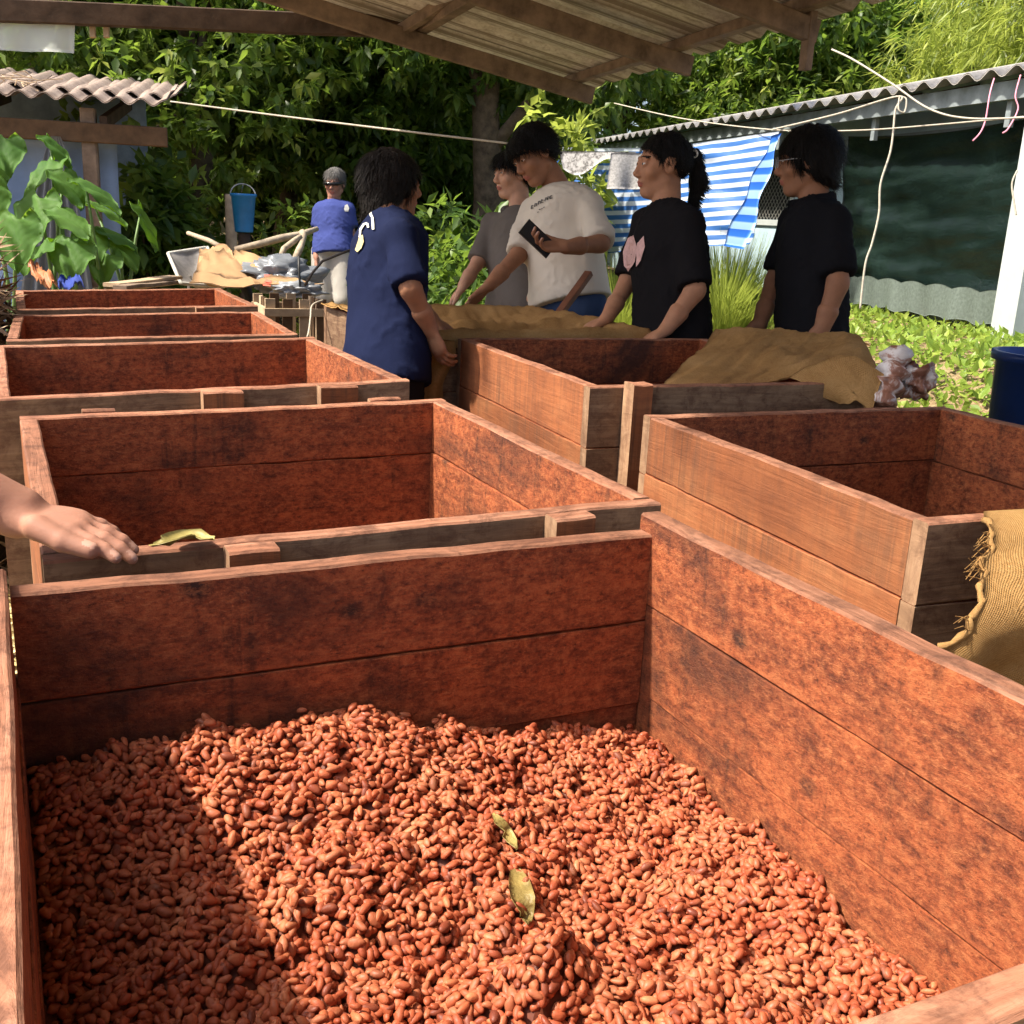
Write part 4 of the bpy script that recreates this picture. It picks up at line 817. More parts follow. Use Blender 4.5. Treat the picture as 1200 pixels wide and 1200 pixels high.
plants = [('large elephant ear plant with broad heart leaves in front of the hut', (95, 330), 5.9,
           [((60, 190), 6.0, .40, .34, lft*.4+vw*.5+np.array([0, 0, -.55])), ((75, 205), 5.9, .34, .30, RH*.5+vw*.3+np.array([0, 0, -.5])), ((45, 235), 5.8, .42, .36, lft*.1+vw*.6+np.array([0, 0, -.8])),
            ((100, 215), 5.9, .40, .26, RH*.9+vw*.2+np.array([0, 0, -.45])), ((72, 248), 5.75, .38, .30, RH*.7+vw*.4+np.array([0, 0, -.35])), ((85, 285), 5.7, .34, .34, vw*.6+RH*.1+np.array([0, 0, -.7])), ((58, 165), 6.0, .30, .20, RH*.75+vw*.2+np.array([0, 0, -.6])), ((55, 285), 5.7, .32, .28, lft*.5+vw*.4+np.array([0, 0, -.5]))]),
          ('elephant ear plant with ragged sunlit leaves beside the cardboard', (135, 332), 6.1,
           [((120, 270), 6.1, .36, .24, RH*.95+vw*.2+np.array([0, 0, -.25])), ((105, 275), 6.0, .30, .28, RH*.3+vw*.5+np.array([0, 0, -.6])), ((165, 248), 6.2, .36, .18, RH*.55+vw*.1+np.array([0, 0, -.85])), ((110, 240), 6.3, .34, .2, RH*.8+np.array([0, 0, -.3])), ((140, 285), 6.1, .32, .24, RH*.6+vw*.4+np.array([0, 0, -.5])), ((125, 300), 6.0, .3, .26, vw*.6+np.array([0, 0, -.6]))]),
          ('elephant ear plant cut off by the hut side with drooping leaves', (0, 330), 5.7,
           [((5, 165), 5.8, .34, .30, RH*.2+vw*.5+np.array([0, 0, -.6])), ((-15, 215), 5.6, .36, .3, RH*.35+vw*.4+np.array([0, 0, -.6])), ((20, 260), 5.5, .40, .34, RH*.1+vw*.5+np.array([0, 0, -.8])), ((-25, 180), 5.7, .3, .3, RH*.5+np.array([0, 0, -.3]))])]
for lab, pb, Zb, lv in plants:
    b = at(*pb, Zb); b[2] = float(gz(b[0], b[1])); root = thing('elephant_ear', lab, 'plant', b, 'elephant ear plants')
    for k, (tp, Z, L, W, fc) in enumerate(lv): taro_leaf(root, b+np.array([RNG.normal(0, .05), RNG.normal(0, .05), 0]), tp, Z, L*.66, W*.70, fc, 0, k)

# ================================================================== JUNK BEHIND THE BOXES
M['cardboard'] = plain('cardboard', (.34, .21, .11), .9, .12, 5, .1, .1)
def panel(name, label, pts, mat, cat, thick=.006, wob=.01, group=None, nu=14, nv=10, seed=1):
    G, u, v = bil(*[np.array(p) for p in pts], nu, nv); G[..., 2] += wob*snoise(np.stack([u.ravel(), v.ravel()], 1), .3, seed).reshape(nu, nv); P = G.reshape(-1, 3)
    return tag(cloth(name, P, nu, nv, mat, None, thick, origin=P.mean(0)), label, cat, group)
cb = panel('cardboard_sheet', 'large flattened cardboard sheet leaning on the junk heap', [at(236, 297, 6.7), at(283, 297, 6.9), at(380, 340, 6.3), at(222, 334, 5.9)], M['cardboard'], 'cardboard', wob=.03, seed=3)
panel('cardboard_flap', 'crumpled cardboard flap standing above the bigger sheet', [at(233, 291, 6.9), at(268, 290, 6.95), at(275, 304, 6.75), at(236, 308, 6.7)], M['cardboard'], 'cardboard', wob=.02, seed=4)
mb = MB()
for k, (a, b) in enumerate((((306, 320), (316, 322)), ((305, 326), (318, 328)), ((308, 331), (317, 332)))):
    z_ = 6.33-.12*k; P = [at(a[0], a[1], z_+.02), at(b[0], b[1], z_+.02), at(b[0], b[1]+3.5, z_-.03), at(a[0], a[1]+3.5, z_-.03)]
    dn = BVHTree.FromPolygons([tuple(vv.co+cb.location) for vv in cb.data.vertices], [tuple(pp.vertices) for pp in cb.data.polygons]); Q = []
    for p in P:
        d_ = Vector(p-CAM).normalized(); h = dn.ray_cast(Vector(CAM), d_); Q.append(np.array(h[0])-np.array(d_)*.004 if h[0] else p)
    mb.add(Q, [(0, 1, 2, 3)])
o = mb.build('printed_mark', plain('red_print', (.6, .12, .08), .9), cb); o.parent = cb
for v_ in o.data.vertices: pass
# wheelbarrow: tray, rim, handles, leg, wheel
wb = thing('wheelbarrow', 'worn grey metal wheelbarrow tipped beside the cardboard', 'wheelbarrow', at(215, 335, 6.5)*np.array([1, 1, 0]), None)
c0 = [at(197, 297, 6.9), at(243, 290, 7.1), at(262, 336, 6.6), at(212, 332, 6.4)]; G, u, v = bil(*c0, 16, 14); G += (.16*np.sin(np.pi*u)*np.sin(np.pi*v))[..., None]*np.array([.2, .55, -.75])
M['tray'] = plain('grey_tray', (.26, .24, .22), .6, .35, 12, .4, .2, .3); cloth('tray', G.reshape(-1, 3), 16, 14, M['tray'], wb, .006)
edge = [G[i, 0] for i in range(16)]+[G[15, j] for j in range(1, 14)]+[G[i, 13] for i in range(14, -1, -1)]+[G[0, j] for j in range(12, -1, -1)]; MB().tube(edge, .012, 7).build('rim', plain('pale_rim', (.45, .43, .38), .5), wb, True)
for dx in (0, 14): MB().tube([at(200+dx, 330, 6.5), at(150+dx, 336, 6.2), at(110+dx, 340, 6.0)], .014, 7).build('handle', M['timber_pale'], wb, True)
wc = at(268, 352, 6.9); mb = MB(); mb.tube([wc+.14*(math.cos(a)*RH+math.sin(a)*ZU) for a in np.linspace(0, 2*math.pi, 25)], .03, 8, cap=False); mb.build('wheel', plain('black_rubber', (.02, .02, .02), .8), wb, True)
MB().tube([wc-RH*.25+np.array([0, 0, .15]), wc-RH*.3-ZU*.55], .014, 6).build('leg', M['tray'], wb)
# crumpled clear plastic
def crumple(name, label, C, rad, mat, cat, seed, amp=.3, n=4, flat=.6):
    V, F = ico(n); d = 1+amp*snoise(V, .5, seed)+amp*.5*np.abs(snoise(V, .16, seed+1)); V = V*d[:, None]*np.array(rad); return tag(mesh_obj(name, V+np.array(C), F, mat, None, False, origin=np.array(C)-np.array([0, 0, rad[2]*.9])), label, cat)
crumple('plastic_heap', 'heap of crumpled clear plastic beside the cardboard', at(330, 322, 6.6), (.2, .18, .10), M['plastic_clear'], 'plastic', 5, .35)
crumple('plastic_heap', 'grey crumpled plastic film trailing toward the navy shirt person', at(348, 340, 6.2), (.12, .12, .04), plain('grey_film', (.24, .25, .27), .35, .25, 20, .5), 'plastic', 8, .35)
def stick(label, pts, r, mat, name='dead_branch', cat='branch', group='dead branches on the junk heap'):
    mb = MB(); mb.tube(pts, r, 7); return tag(mb.build(name, mat, None, True, origin=pts[0]), label, cat, group)
PB = plain('bleached_branch', (.36, .29, .21), .9, .3, 30, .1, .4)
stick('long bleached branch lying over the junk heap', [at(275, 292, 7.6), at(300, 287, 7.6), at(330, 279, 7.7), at(352, 275, 7.8), at(372, 268, 7.9)], [.02, .026, .028, .026, .018], PB)
stick('forked pale stick standing next to the far man', [at(345, 306, 7.3), at(352, 290, 7.4), at(356, 276, 7.5), at(353, 270, 7.5)], [.024, .026, .024, .02], PB)
stick('bent pale stick beside the forked one', [at(328, 304, 7.3), at(333, 291, 7.35), at(345, 282, 7.4), at(352, 277, 7.45)], [.02, .022, .022, .018], PB)
stick('thin pale stick pointing up left from the cardboard', [at(220, 273, 7.3), at(245, 282, 7.2), at(264, 292, 7.1)], [.014, .017, .017], PB)
stick('curved dark metal handle rising beside the clear plastic', [at(357, 335, 6.0), at(366, 320, 6.0), at(378, 306, 6.0), at(400, 297, 6.0), at(414, 292, 6.0)], .008, plain('dark_iron', (.05, .04, .035), .5), 'bent_iron_bar', 'iron bar', None)
stick('thin upright dark rod in the clear plastic', [at(350, 300, 6.1), at(350.5, 318, 6.1), at(352, 338, 6.1)], .007, plain('dark_rod', (.03, .03, .03), .5), 'metal_rod', 'rod', None)
# boards and planks behind the last box
for k, (a, b, w_) in enumerate((((130, 334, 5.5), (205, 325, 6.3), .09), ((140, 337, 5.4), (202, 331, 6.2), .07))):
    mb = MB(); mb.beam(at(*a), at(*b), w_, .02, jit=.002, seg=4); tag(mb.build('loose_board', [M['timber_pale'], M['timber']][k], None, origin=at(*a)), ['pale loose board behind the last box', 'brown loose board below the pale one behind the last box'][k], 'board')
# blue bucket on a post
pp = at(271, 262, 8.6); gp = float(gz(pp[0], pp[1])); mb = MB(); mb.tube([np.array([pp[0], pp[1], gp-.05]), np.array([pp[0], pp[1], gp+.7]), at(270, 228, 8.6)], [.055, .05, .045], 9); tag(mb.build('stump_post', M['timber_pale'], None, True, origin=(pp[0], pp[1], gp)), 'pale broken tree stump post beside the blue bucket', 'post')
bc = at(286, 272, 8.4); bk = thing('blue_bucket', 'tall blue plastic bucket hanging by the pale stump', 'bucket', bc)
mb = MB(); mb.lathe(bc, [(.001, 0), (.068, 0), (.072, .01), (.095, .27), (.104, .275), (.104, .295), (.095, .295), (.09, .27), (.066, .02), (.001, .02)], 24); mb.build('shell', plain('blue_bucket', (.02, .19, .48), .4, .15, 8, .4), bk, True)
MB().tube([bc+np.array([.1*math.cos(a), .1*math.sin(a)*.3, .28+.09*math.sin(a)]) for a in np.linspace(0, math.pi, 11)], .005, 6).build('handle', plain('wire', (.3, .3, .3), .4), bk, True)
mb = MB(); mb.tube([bc+np.array([0, 0, .36]), at(283, 225, 8.5)], .004, 5); mb.build('cord', M['rope'], bk)
mb = MB(); mb.tube([bc+np.array([0, 0, -.004]), np.array([bc[0], bc[1], float(gz(bc[0], bc[1]))-.03])], [.05, .06], 9); tag(mb.build('bucket_stand', M['timber_dark'], None, True, origin=(bc[0], bc[1], 0)), 'dark wooden stump that carries the blue bucket', 'stump')
# blue barrel at right
bb_ = onz(1232, 414, .88); gb_ = float(gz(bb_[0], bb_[1])); br = thing('blue_barrel', 'dark blue plastic barrel at the end of the box row', 'barrel', (bb_[0], bb_[1], gb_))
h_ = .88-gb_; mb = MB(); mb.lathe((bb_[0], bb_[1], gb_), [(.001, 0), (.16, 0), (.165, .02), (.205, h_-.04), (.225, h_-.035), (.225, h_), (.205, h_), (.198, h_-.05), (.15, .03), (.001, .03)], 32); mb.build('shell', plain('blue_barrel', (.008, .035, .16), .35, .2, 6, .45), br, True)
# slatted crate between the rows
cr0 = onz(316, 349, .87); crate = thing('slatted_crate', 'small slatted wooden crate standing behind the fourth box', 'crate', (cr0[0], cr0[1], 0))
e1 = BOX['L4']['ex']; e2 = BOX['L4']['ey']; cw, cd = .26, .34
for k in range(4):
    for fy in (0, cd):
        p = cr0+e1*(k*cw/3)+e2*fy; mb = MB(); mb.beam(np.array([p[0], p[1], .02]), np.array([p[0], p[1], .865]), .05, .014, up=e2, jit=.001, seg=3); mb.build('slat', M['timber_warm'] if k % 2 else M['timber_pale'], crate)
for k in range(1, 4):
    for fx in (0, cw):
        p = cr0+e1*fx+e2*(k*cd/4); mb = MB(); mb.beam(np.array([p[0], p[1], .02]), np.array([p[0], p[1], .86]), .05, .014, up=e1, jit=.001, seg=3); mb.build('slat', M['timber_pale'] if k % 2 else M['timber_warm'], crate)
for z_ in (.80, .3):
    for fy, sg in ((-.016, 1), (cd+.016, 1)):
        mb = MB(); mb.beam(cr0+e1*-.03+e2*fy+ZU*(z_-cr0[2]), cr0+e1*(cw+.03)+e2*fy+ZU*(z_-cr0[2]), .014, .04); mb.build('rail', M['timber_pale'], crate)
    for fx in (-.016, cw+.016):
        mb = MB(); mb.beam(cr0+e1*fx+e2*-.0+ZU*(z_-cr0[2]), cr0+e1*fx+e2*cd+ZU*(z_-cr0[2]), .014, .04); mb.build('rail', M['timber_pale'], crate)
rope('thin_cord', 'thin pale cord looped over the corner of the covered box', [at(378, 352, 4.1), at(366, 358, 4.0), at(364, 372, 3.95), at(362, 388, 3.9), at(360, 395, 3.85)], .005, M['rope'])
# paddle handle leaning in the covered box
hA = at(656, 368, 4.2); hB = at(690, 320, 4.3); mb = MB(); mb.beam(hA-(hB-hA)*.6, hB, .035, .025, jit=.001, seg=4); tag(mb.build('paddle', plain('dark_red_wood', (.16, .06, .03), .6, .3, 20), None, origin=hA), 'dark wooden paddle handle leaning out of the covered box', 'paddle')
# stained plastic wrapped roll at R1's far corner
m = Mt('stained_plastic', .4, .4); v = m.co('Object'); n1 = m.noise(v, 9, 5, .65, 1.2); m.color(m.ramp(n1, [(.38, (.13, .05, .03)), (.5, (.30, .14, .09)), (.56, (.60, .55, .52)), (.75, (.72, .70, .68))])); M['stained'] = m.m
z1 = BOX['R1']['z']; rl = thing('plastic_bundle', 'stained crumpled plastic bundle on the corner beside the burlap', 'plastic bundle', onz(1050, 475, z1))
P0 = onz(1030, 478, z1-.02); P1 = at(1055, 412, np.dot(P0-CAM, cF)+.04); mb = MB(); k = 14; pts = [P0+(P1-P0)*i/(k-1) for i in range(k)]; mb.tube(pts, [.035+.008*math.sin(i*1.7)+.006*math.sin(i*4.1) for i in range(k)], 12); o = mb.build('roll', M['stained'], rl, True)
co = np.array([v_.co[:] for v_ in o.data.vertices]); co += .006*np.stack([snoise(co, .03, 91), snoise(co, .03, 92), snoise(co, .03, 93)], 1); o.data.vertices.foreach_set('co', co.astype(np.float32).ravel())
V, F = ico(4); dd = 1+.35*snoise(V, .5, 95)+.15*np.abs(snoise(V, .15, 96)); V = V*dd[:, None]*np.array([.042, .036, .042]); mesh_obj('crumpled_film', V+at(1072, 446, np.dot(P0-CAM, cF)+.05), F, M['stained'], rl)
# heap of dry husk at the left
hc = np.array([-.33, 4.35, 0]); n = 4200; a = RNG.uniform(0, 6.28, n); rr = np.sqrt(RNG.random(n)); hh = 1.10*(1-rr**7)+.05*np.sin(a*3); C = np.stack([hc[0]+.29*rr*np.cos(a), hc[1]+.75*rr*np.sin(a), hh*RNG.uniform(.85, 1.05, n)], 1); D = RNG.normal(0, 1, (n, 3)); D /= np.linalg.norm(D, axis=1)[:, None]
V, F = leaves(C, D, RNG.uniform(.08, .2, n), RNG.uniform(.012, .03, n)); m = Mt('dry_husk', .9, .1); m.color(m.ramp(m.attr(), [(0, (.11, .07, .04)), (.5, (.30, .20, .12)), (1, (.52, .40, .27))])); M['husk'] = m.m
hk = mesh_obj('husk_heap', V, F, M['husk'], None, tint=np.repeat(RNG.random(n), 5), origin=hc); stuff(hk, 'heap of dry brown husks beside the left box row', 'husk heap')
V, F = ico(3); V = V*np.array([.26, .68, 1.02]); V[:, 2] = np.maximum(V[:, 2], -.02); stuff(mesh_obj('husk_core', V+hc, F, plain('husk_core', (.12, .08, .05), .9, .4, 30), None, True, origin=hc), 'packed dry husks inside the heap', 'husk heap')
# straw litter along the left side
n = 9000; C = np.stack([RNG.uniform(-1.6, -.06, n), RNG.uniform(.2, 3.9, n), np.zeros(n)], 1); C[:, 2] = gz(C[:, 0], C[:, 1])+RNG.uniform(.005, .05, n); D = RNG.normal(0, 1, (n, 3)); D[:, 2] *= .2; D /= np.linalg.norm(D, axis=1)[:, None]
V, F = leaves(C, D, RNG.uniform(.05, .16, n), RNG.uniform(.01, .035, n)); m = Mt('straw', .85, .15); m.color(m.ramp(m.attr(), [(0, (.30, .20, .08)), (.5, (.55, .42, .18)), (1, (.72, .60, .32))])); stuff(mesh_obj('straw_litter', V, F, m.m, None, tint=np.repeat(RNG.random(n), 5), origin=(-.8, 2, 0)), 'sunlit yellow straw litter beside the left box row', 'straw')
bp = onz(24, 680, .35); mb = MB(); mb.tube([onz(17, 690, .30), onz(29, 640, .30)], .012, 8); tag(mb.build('cane_piece', plain('yellow_cane', (.55, .42, .14), .5), None, True, origin=bp), 'short yellow cane leaning between the first two boxes', 'cane')
# fallen leaf litter on the ground behind
n = 5000; C = np.stack([RNG.uniform(-1, 9, n), RNG.uniform(6.0, 17, n), np.zeros(n)], 1); C[:, 2] = gz(C[:, 0], C[:, 1])+RNG.uniform(.004, .03, n); D = RNG.normal(0, 1, (n, 3)); D[:, 2] *= .25; D /= np.linalg.norm(D, axis=1)[:, None]
V, F = leaves(C, D, RNG.uniform(.08, .18, n), RNG.uniform(.03, .07, n)); stuff(mesh_obj('leaf_litter', V, F, M['husk'], None, tint=np.repeat(RNG.random(n), 5), origin=(4, 11, .2)), 'dry fallen leaves on the ground under the trees', 'leaf litter')
# orange dry leaf and blue cloth by the husk heap
panel('dry_leaf', 'big curled orange dry leaf on the husk heap', [at(33, 312, 5.2), at(44, 309, 5.25), at(68, 334, 5.1), at(52, 337, 5.0)], plain('orange_leaf', (.33, .12, .045), .5, .3, 30), 'leaf', .003, .03)
panel('blue_rag', 'bright blue rag beside the orange dry leaf', [at(68, 331, 5.3), at(82, 325, 5.35), at(100, 334, 5.2), at(70, 338, 5.2)], plain('blue_rag', (.015, .035, .2), .8), 'rag', .004, .03)

# ================================================================== PEOPLE
class Field:
    def __init__(s, lo, hi, h):
        s.h = h; s.lo = np.array(lo, float); s.n = np.ceil((np.array(hi)-s.lo)/h).astype(int)+1; s.D = np.full(s.n, .2, np.float32)
    def sub(s, lo, hi, pad):
        a = np.maximum(np.floor((np.array(lo)-pad-s.lo)/s.h).astype(int), 0); b = np.minimum(np.ceil((np.array(hi)+pad-s.lo)/s.h).astype(int)+1, s.n)
        if np.any(b <= a): return None, None
        ax = [s.lo[i]+np.arange(a[i], b[i])*s.h for i in range(3)]
        P = np.stack(np.meshgrid(*ax, indexing='ij'), -1); return (slice(a[0], b[0]), slice(a[1], b[1]), slice(a[2], b[2])), P
    def put(s, sl, d, k, op='u'):
        a = s.D[sl]
        if op == 'u':
            h = np.clip(.5+.5*(a-d)/k, 0, 1); s.D[sl] = a*(1-h)+d*h-k*h*(1-h)
        else:   # subtract
            d = -d; h = np.clip(.5-.5*(a-d)/k, 0, 1); s.D[sl] = a*(1-h)+d*h+k*h*(1-h)
    def cone(s, A, B, r0, r1, k=.015, op='u'):
        A = np.array(A, float); B = np.array(B, float); r = max(r0, r1); sl, P = s.sub(np.minimum(A, B)-r, np.maximum(A, B)+r, .06)
        if sl is None: return
        d = B-A; t = np.clip(((P-A)@d)/(d@d+1e-12), 0, 1); s.put(sl, np.linalg.norm(P-A-t[..., None]*d, axis=-1)-(r0+(r1-r0)*t), k, op)
    def ell(s, C, R, M3=None, k=.012, op='u'):
        C = np.array(C, float); R = np.array(R, float); r = R.max(); sl, P = s.sub(C-r, C+r, .05)
        if sl is None: return
        q = P-C
        if M3 is not None: q = q@M3          # columns of M3 are the local axes
        q0 = np.linalg.norm(q/R, axis=-1); q1 = np.linalg.norm(q/(R*R), axis=-1)+1e-9; s.put(sl, q0*(q0-1)/q1, k, op)
    def loft(s, A, B, right, fwd, T, RX, RY, k=.03, t0=None, t1=None, off=None):
        A = np.array(A, float); B = np.array(B, float); L = np.linalg.norm(B-A); ax = (B-A)/L; right = right-ax*(right@ax); right = right/np.linalg.norm(right); fw = np.cross(ax, right); fw = fw if fw@fwd > 0 else -fw
        e0 = A+ax*L*T[0]; e1 = A+ax*L*T[-1]; r = max(max(RX), max(RY)); sl, P = s.sub(np.minimum(e0, e1)-r, np.maximum(e0, e1)+r, .05)
        q = P-A; t = (q@ax)/L; a = q@right; b = q@fw; tc = np.clip(t, T[0], T[-1]); rx = np.interp(tc, T, RX); ry = np.interp(tc, T, RY)
        if off is not None: b = b-np.interp(tc, T, off)
        d = (np.sqrt((a/rx)**2+(b/ry)**2+1e-9)-1)*np.minimum(rx, ry); dz = np.maximum(T[0]-t, t-T[-1])*L; d = np.where(dz > 0, np.sqrt(np.maximum(d, 0)**2+dz**2)+np.minimum(d, 0)*0, np.maximum(d, dz)); s.put(sl, d, k)
    def cut(s, P0, N, lo=None, hi=None):
        """remove everything on the side N points to (inside the box lo..hi)"""
        sl, P = (tuple(slice(0, n) for n in s.n), None)
        if lo is not None: sl, P = s.sub(lo, hi, 0)
        else: sl, P = s.sub(s.lo, s.lo+s.n*s.h, 0)
        d = (P-np.array(P0))@np.array(N, float); s.D[sl] = np.maximum(s.D[sl], d)
    def mesh(s):
        D = s.D.copy(); D[0] = D[-1] = .2; D[:, 0] = D[:, -1] = .2; D[:, :, 0] = D[:, :, -1] = .2
        I = D < 0; nx, ny, nz = D.shape; c = np.zeros((nx-1, ny-1, nz-1), np.int8)
        offs = [(i, j, k) for i in (0, 1) for j in (0, 1) for k in (0, 1)]
        for i, j, k in offs: c += I[i:nx-1+i, j:ny-1+j, k:nz-1+k]
        act = np.argwhere((c > 0) & (c < 8)); vals = np.stack([D[act[:, 0]+i, act[:, 1]+j, act[:, 2]+k] for i, j, k in offs], 1)
        pos = np.zeros((len(act), 3)); cnt = np.zeros(len(act))
        for a in range(8):
            for b in range(a+1, 8):
                oa, ob = np.array(offs[a]), np.array(offs[b])
                if np.abs(oa-ob).sum() != 1: continue
                va, vb = vals[:, a], vals[:, b]; m = (va < 0) != (vb < 0); t = np.where(m, va/(va-vb+1e-12), 0); pos += np.where(m[:, None], oa+t[:, None]*(ob-oa), 0); cnt += m
        V = s.lo+(act+pos/cnt[:, None])*s.h; idx = np.full(c.shape, -1, np.int64); idx[act[:, 0], act[:, 1], act[:, 2]] = np.arange(len(act)); Fs = []
        for ax in range(3):
            sa = [slice(None)]*3; sb = [slice(None)]*3; sa[ax] = slice(0, -1); sb[ax] = slice(1, None); E = np.argwhere(I[tuple(sa)] != I[tuple(sb)]); o1, o2 = (ax+1) % 3, (ax+2) % 3
            E = E[(E[:, o1] > 0) & (E[:, o2] > 0)]; inside = I[E[:, 0], E[:, 1], E[:, 2]]
            def g(d1, d2): e = E.copy(); e[:, o1] -= d1; e[:, o2] -= d2; return idx[e[:, 0], e[:, 1], e[:, 2]]
            q = np.stack([g(0, 0), g(1, 0), g(1, 1), g(0, 1)], 1); q[~inside] = q[~inside][:, ::-1]; Fs.append(q)
        F = np.concatenate(Fs); F = F[(F >= 0).all(1)]; return V, F
def normals(V, F):
    n = np.zeros_like(V); a = np.cross(V[F[:, 2]]-V[F[:, 0]], V[F[:, 3]]-V[F[:, 1]])
    for k in range(4): np.add.at(n, F[:, k], a)
    return n/(np.linalg.norm(n, axis=1)[:, None]+1e-12)
def relax(V, F, it=2, w=.5):
    e = np.concatenate([F[:, [0, 1]], F[:, [1, 2]], F[:, [2, 3]], F[:, [3, 0]]]); 
    for _ in range(it):
        a = np.zeros_like(V); c = np.zeros(len(V)); np.add.at(a, e[:, 0], V[e[:, 1]]); np.add.at(c, e[:, 0], 1); V = V*(1-w)+w*a/np.maximum(c, 1)[:, None]
    return V

def skin_mat(name, c, rough=.62):
    m = Mt(name, rough, .2); v = m.co('Object'); n1 = m.noise(v, 22, 4, .6); n2 = m.noise(v, 260, 3, .6)
    m.color(m.ramp(n1, [(.3, [x*.86 for x in c]), (.7, [min(1, c[0]*1.12), c[1]*1.1, c[2]*1.08])])); m.bump(n2, .18, .002)
    m.b.inputs['Subsurface Weight'].default_value = .12; m.b.inputs['Subsurface Radius'].default_value = (.012, .005, .003); m.b.inputs['Subsurface Scale'].default_value = 1.0; return m.m
def cloth_mat(name, c, rough=.9, var=.14):
    m = Mt(name, rough, .05); v = m.co('Object'); n1 = m.noise(v, 5, 4, .6); n2 = m.noise(v, 420, 2, .5); n3 = m.noise(m.co('Object', (1, 1, .45)), 11, 4, .6, .8)
    m.color(m.ramp(n1, [(.3, [x*(1-var) for x in c]), (.7, [min(1, x*(1+var)) for x in c])])); m.bump(m.math('ADD', m.math('MULTIPLY', n2, .10), n3), .22, .014); return m.m
def hair_mat(name, c):
    m = Mt(name, .5, .15); v = m.co('Object', (130, 130, 14)); n = m.noise(v, 1.0, 4, .7, .4); m.color(m.ramp(n, [(.3, [x*.5 for x in c]), (.7, [x*1.8 for x in c])])); m.bump(n, .8, .012); return m.m
M['lip'] = skin_mat('lips', (.34, .12, .09)); M['eye'] = plain('eye', (.55, .52, .48), .2, .05); M['pupil'] = plain('pupil', (.012, .009, .008), .15, .1)
M['hair'] = hair_mat('black_hair', (.006, .005, .0045)); M['hair_brown'] = hair_mat('dark_brown_hair', (.010, .0075, .006)); M['hair_grey'] = hair_mat('grey_hair', (.10, .095, .09))
M['nail'] = plain('nail', (.44, .25, .19), .4, .05); M['jeans'] = cloth_mat('jeans', (.035, .055, .11)); M['black_cloth'] = cloth_mat('black_trousers', (.012, .012, .014)); M['shoe'] = plain('shoe', (.05, .045, .04), .6)

def unit(v): v = np.array(v, float); return v/np.linalg.norm(v)
def build_hand(W, d, palm, thumb_side, s=1.0, curl=(.35, .4, .45, .5), spread=.10, thumb_out=.6, h=.0032, fore=None, thumb_curl=.4, fat=1.0):
    """wrist W, pointing d, palm normal (facing out of the palm), thumb_side unit towards the thumb. returns V, F, nail boxes"""
    d = unit(d); palm = unit(palm-d*(np.dot(palm, d))); ts = unit(thumb_side-d*np.dot(thumb_side, d)-palm*np.dot(thumb_side, palm)); W = np.array(W, float)
    lo = W-.11*s-.10*s; hi = W+.11*s+.10*s; c = W+d*.09*s; lo = c-.16*s; hi = c+.16*s
    if fore is not None: lo = np.minimum(lo, fore-.05); hi = np.maximum(hi, fore+.05)
    f = Field(lo, hi, h); M3 = np.stack([d, ts, palm], 1)
    if fore is not None: f.cone(fore, W, .037*s*fat, .0265*s*fat, .01)
    f.ell(W+d*.002, (.03*s, .028*s*fat, .020*s*fat), M3, .01); f.ell(W+d*.05*s, (.056*s, .040*s, .0145*s), M3, .012); f.ell(W+d*.072*s, (.03*s, .041*s, .0135*s), M3, .01)
    f.cone(W+d*.012*s+ts*.020*s+palm*.006*s, W+d*.045*s+ts*.034*s+palm*.006*s, .017*s, .013*s, .012)
    nails = []; tl = 1.38 if fat > 1 else 1.0; specs = [(.028, .094, .077, .0088), (.0095, .098, .086, .0090), (-.0095, .094, .080, .0086), (-.028, .084, .063, .0076)]
    for (o, base, L, r), cu in zip(specs, curl):
        r = r*(1+(fat-1)*.45)
        p = W+d*base*s*.93+ts*o*s; dirv = unit(d+ts*spread*o/.028); ang = 0
        seg = [L*.45, L*.30, L*.25]; pts = [p]
        f.cone(W+d*.05*s+ts*o*s*.85, p, .010*s, r*1.12*s, .008)
        for q, sl in enumerate(seg):
            ang += cu*(.7 if q == 0 else 1.0); dd = unit(dirv*math.cos(ang)+palm*math.sin(ang)); p = p+dd*sl*s; pts.append(p)
        rr = [r*1.08, r, r*.93, r*.80]
        for q in range(3): f.cone(pts[q], pts[q+1], rr[q]*s, rr[q+1]*s, .0035)
        nails.append((pts[3]-dd*.002*s, dd, -unit(palm*math.cos(ang)-dirv*math.sin(ang)), r*.75*s))
    p = W+d*.046*s+ts*(.036 if fat == 1 else .041)*s+palm*(.006 if fat == 1 else -.002)*s; dd = unit(d*(1-thumb_out*.45)+ts*thumb_out+palm*.15); p1 = p+dd*.032*s*tl; dd2 = unit(dd*(1-thumb_curl*.5)+d*thumb_curl); p2 = p1+dd2*.029*s*tl
    f.cone(p, p1, .0125*s*fat, .0105*s*fat, .006); f.cone(p1, p2, .0105*s*fat, .0088*s*fat, .004); nails.append((p2-dd2*.002*s, dd2, unit(np.cross(np.cross(dd2, -palm), dd2)*.8+ts*.25), .0075*s))
    V, F = f.mesh(); return relax(V, F, 1, .4), F, nails

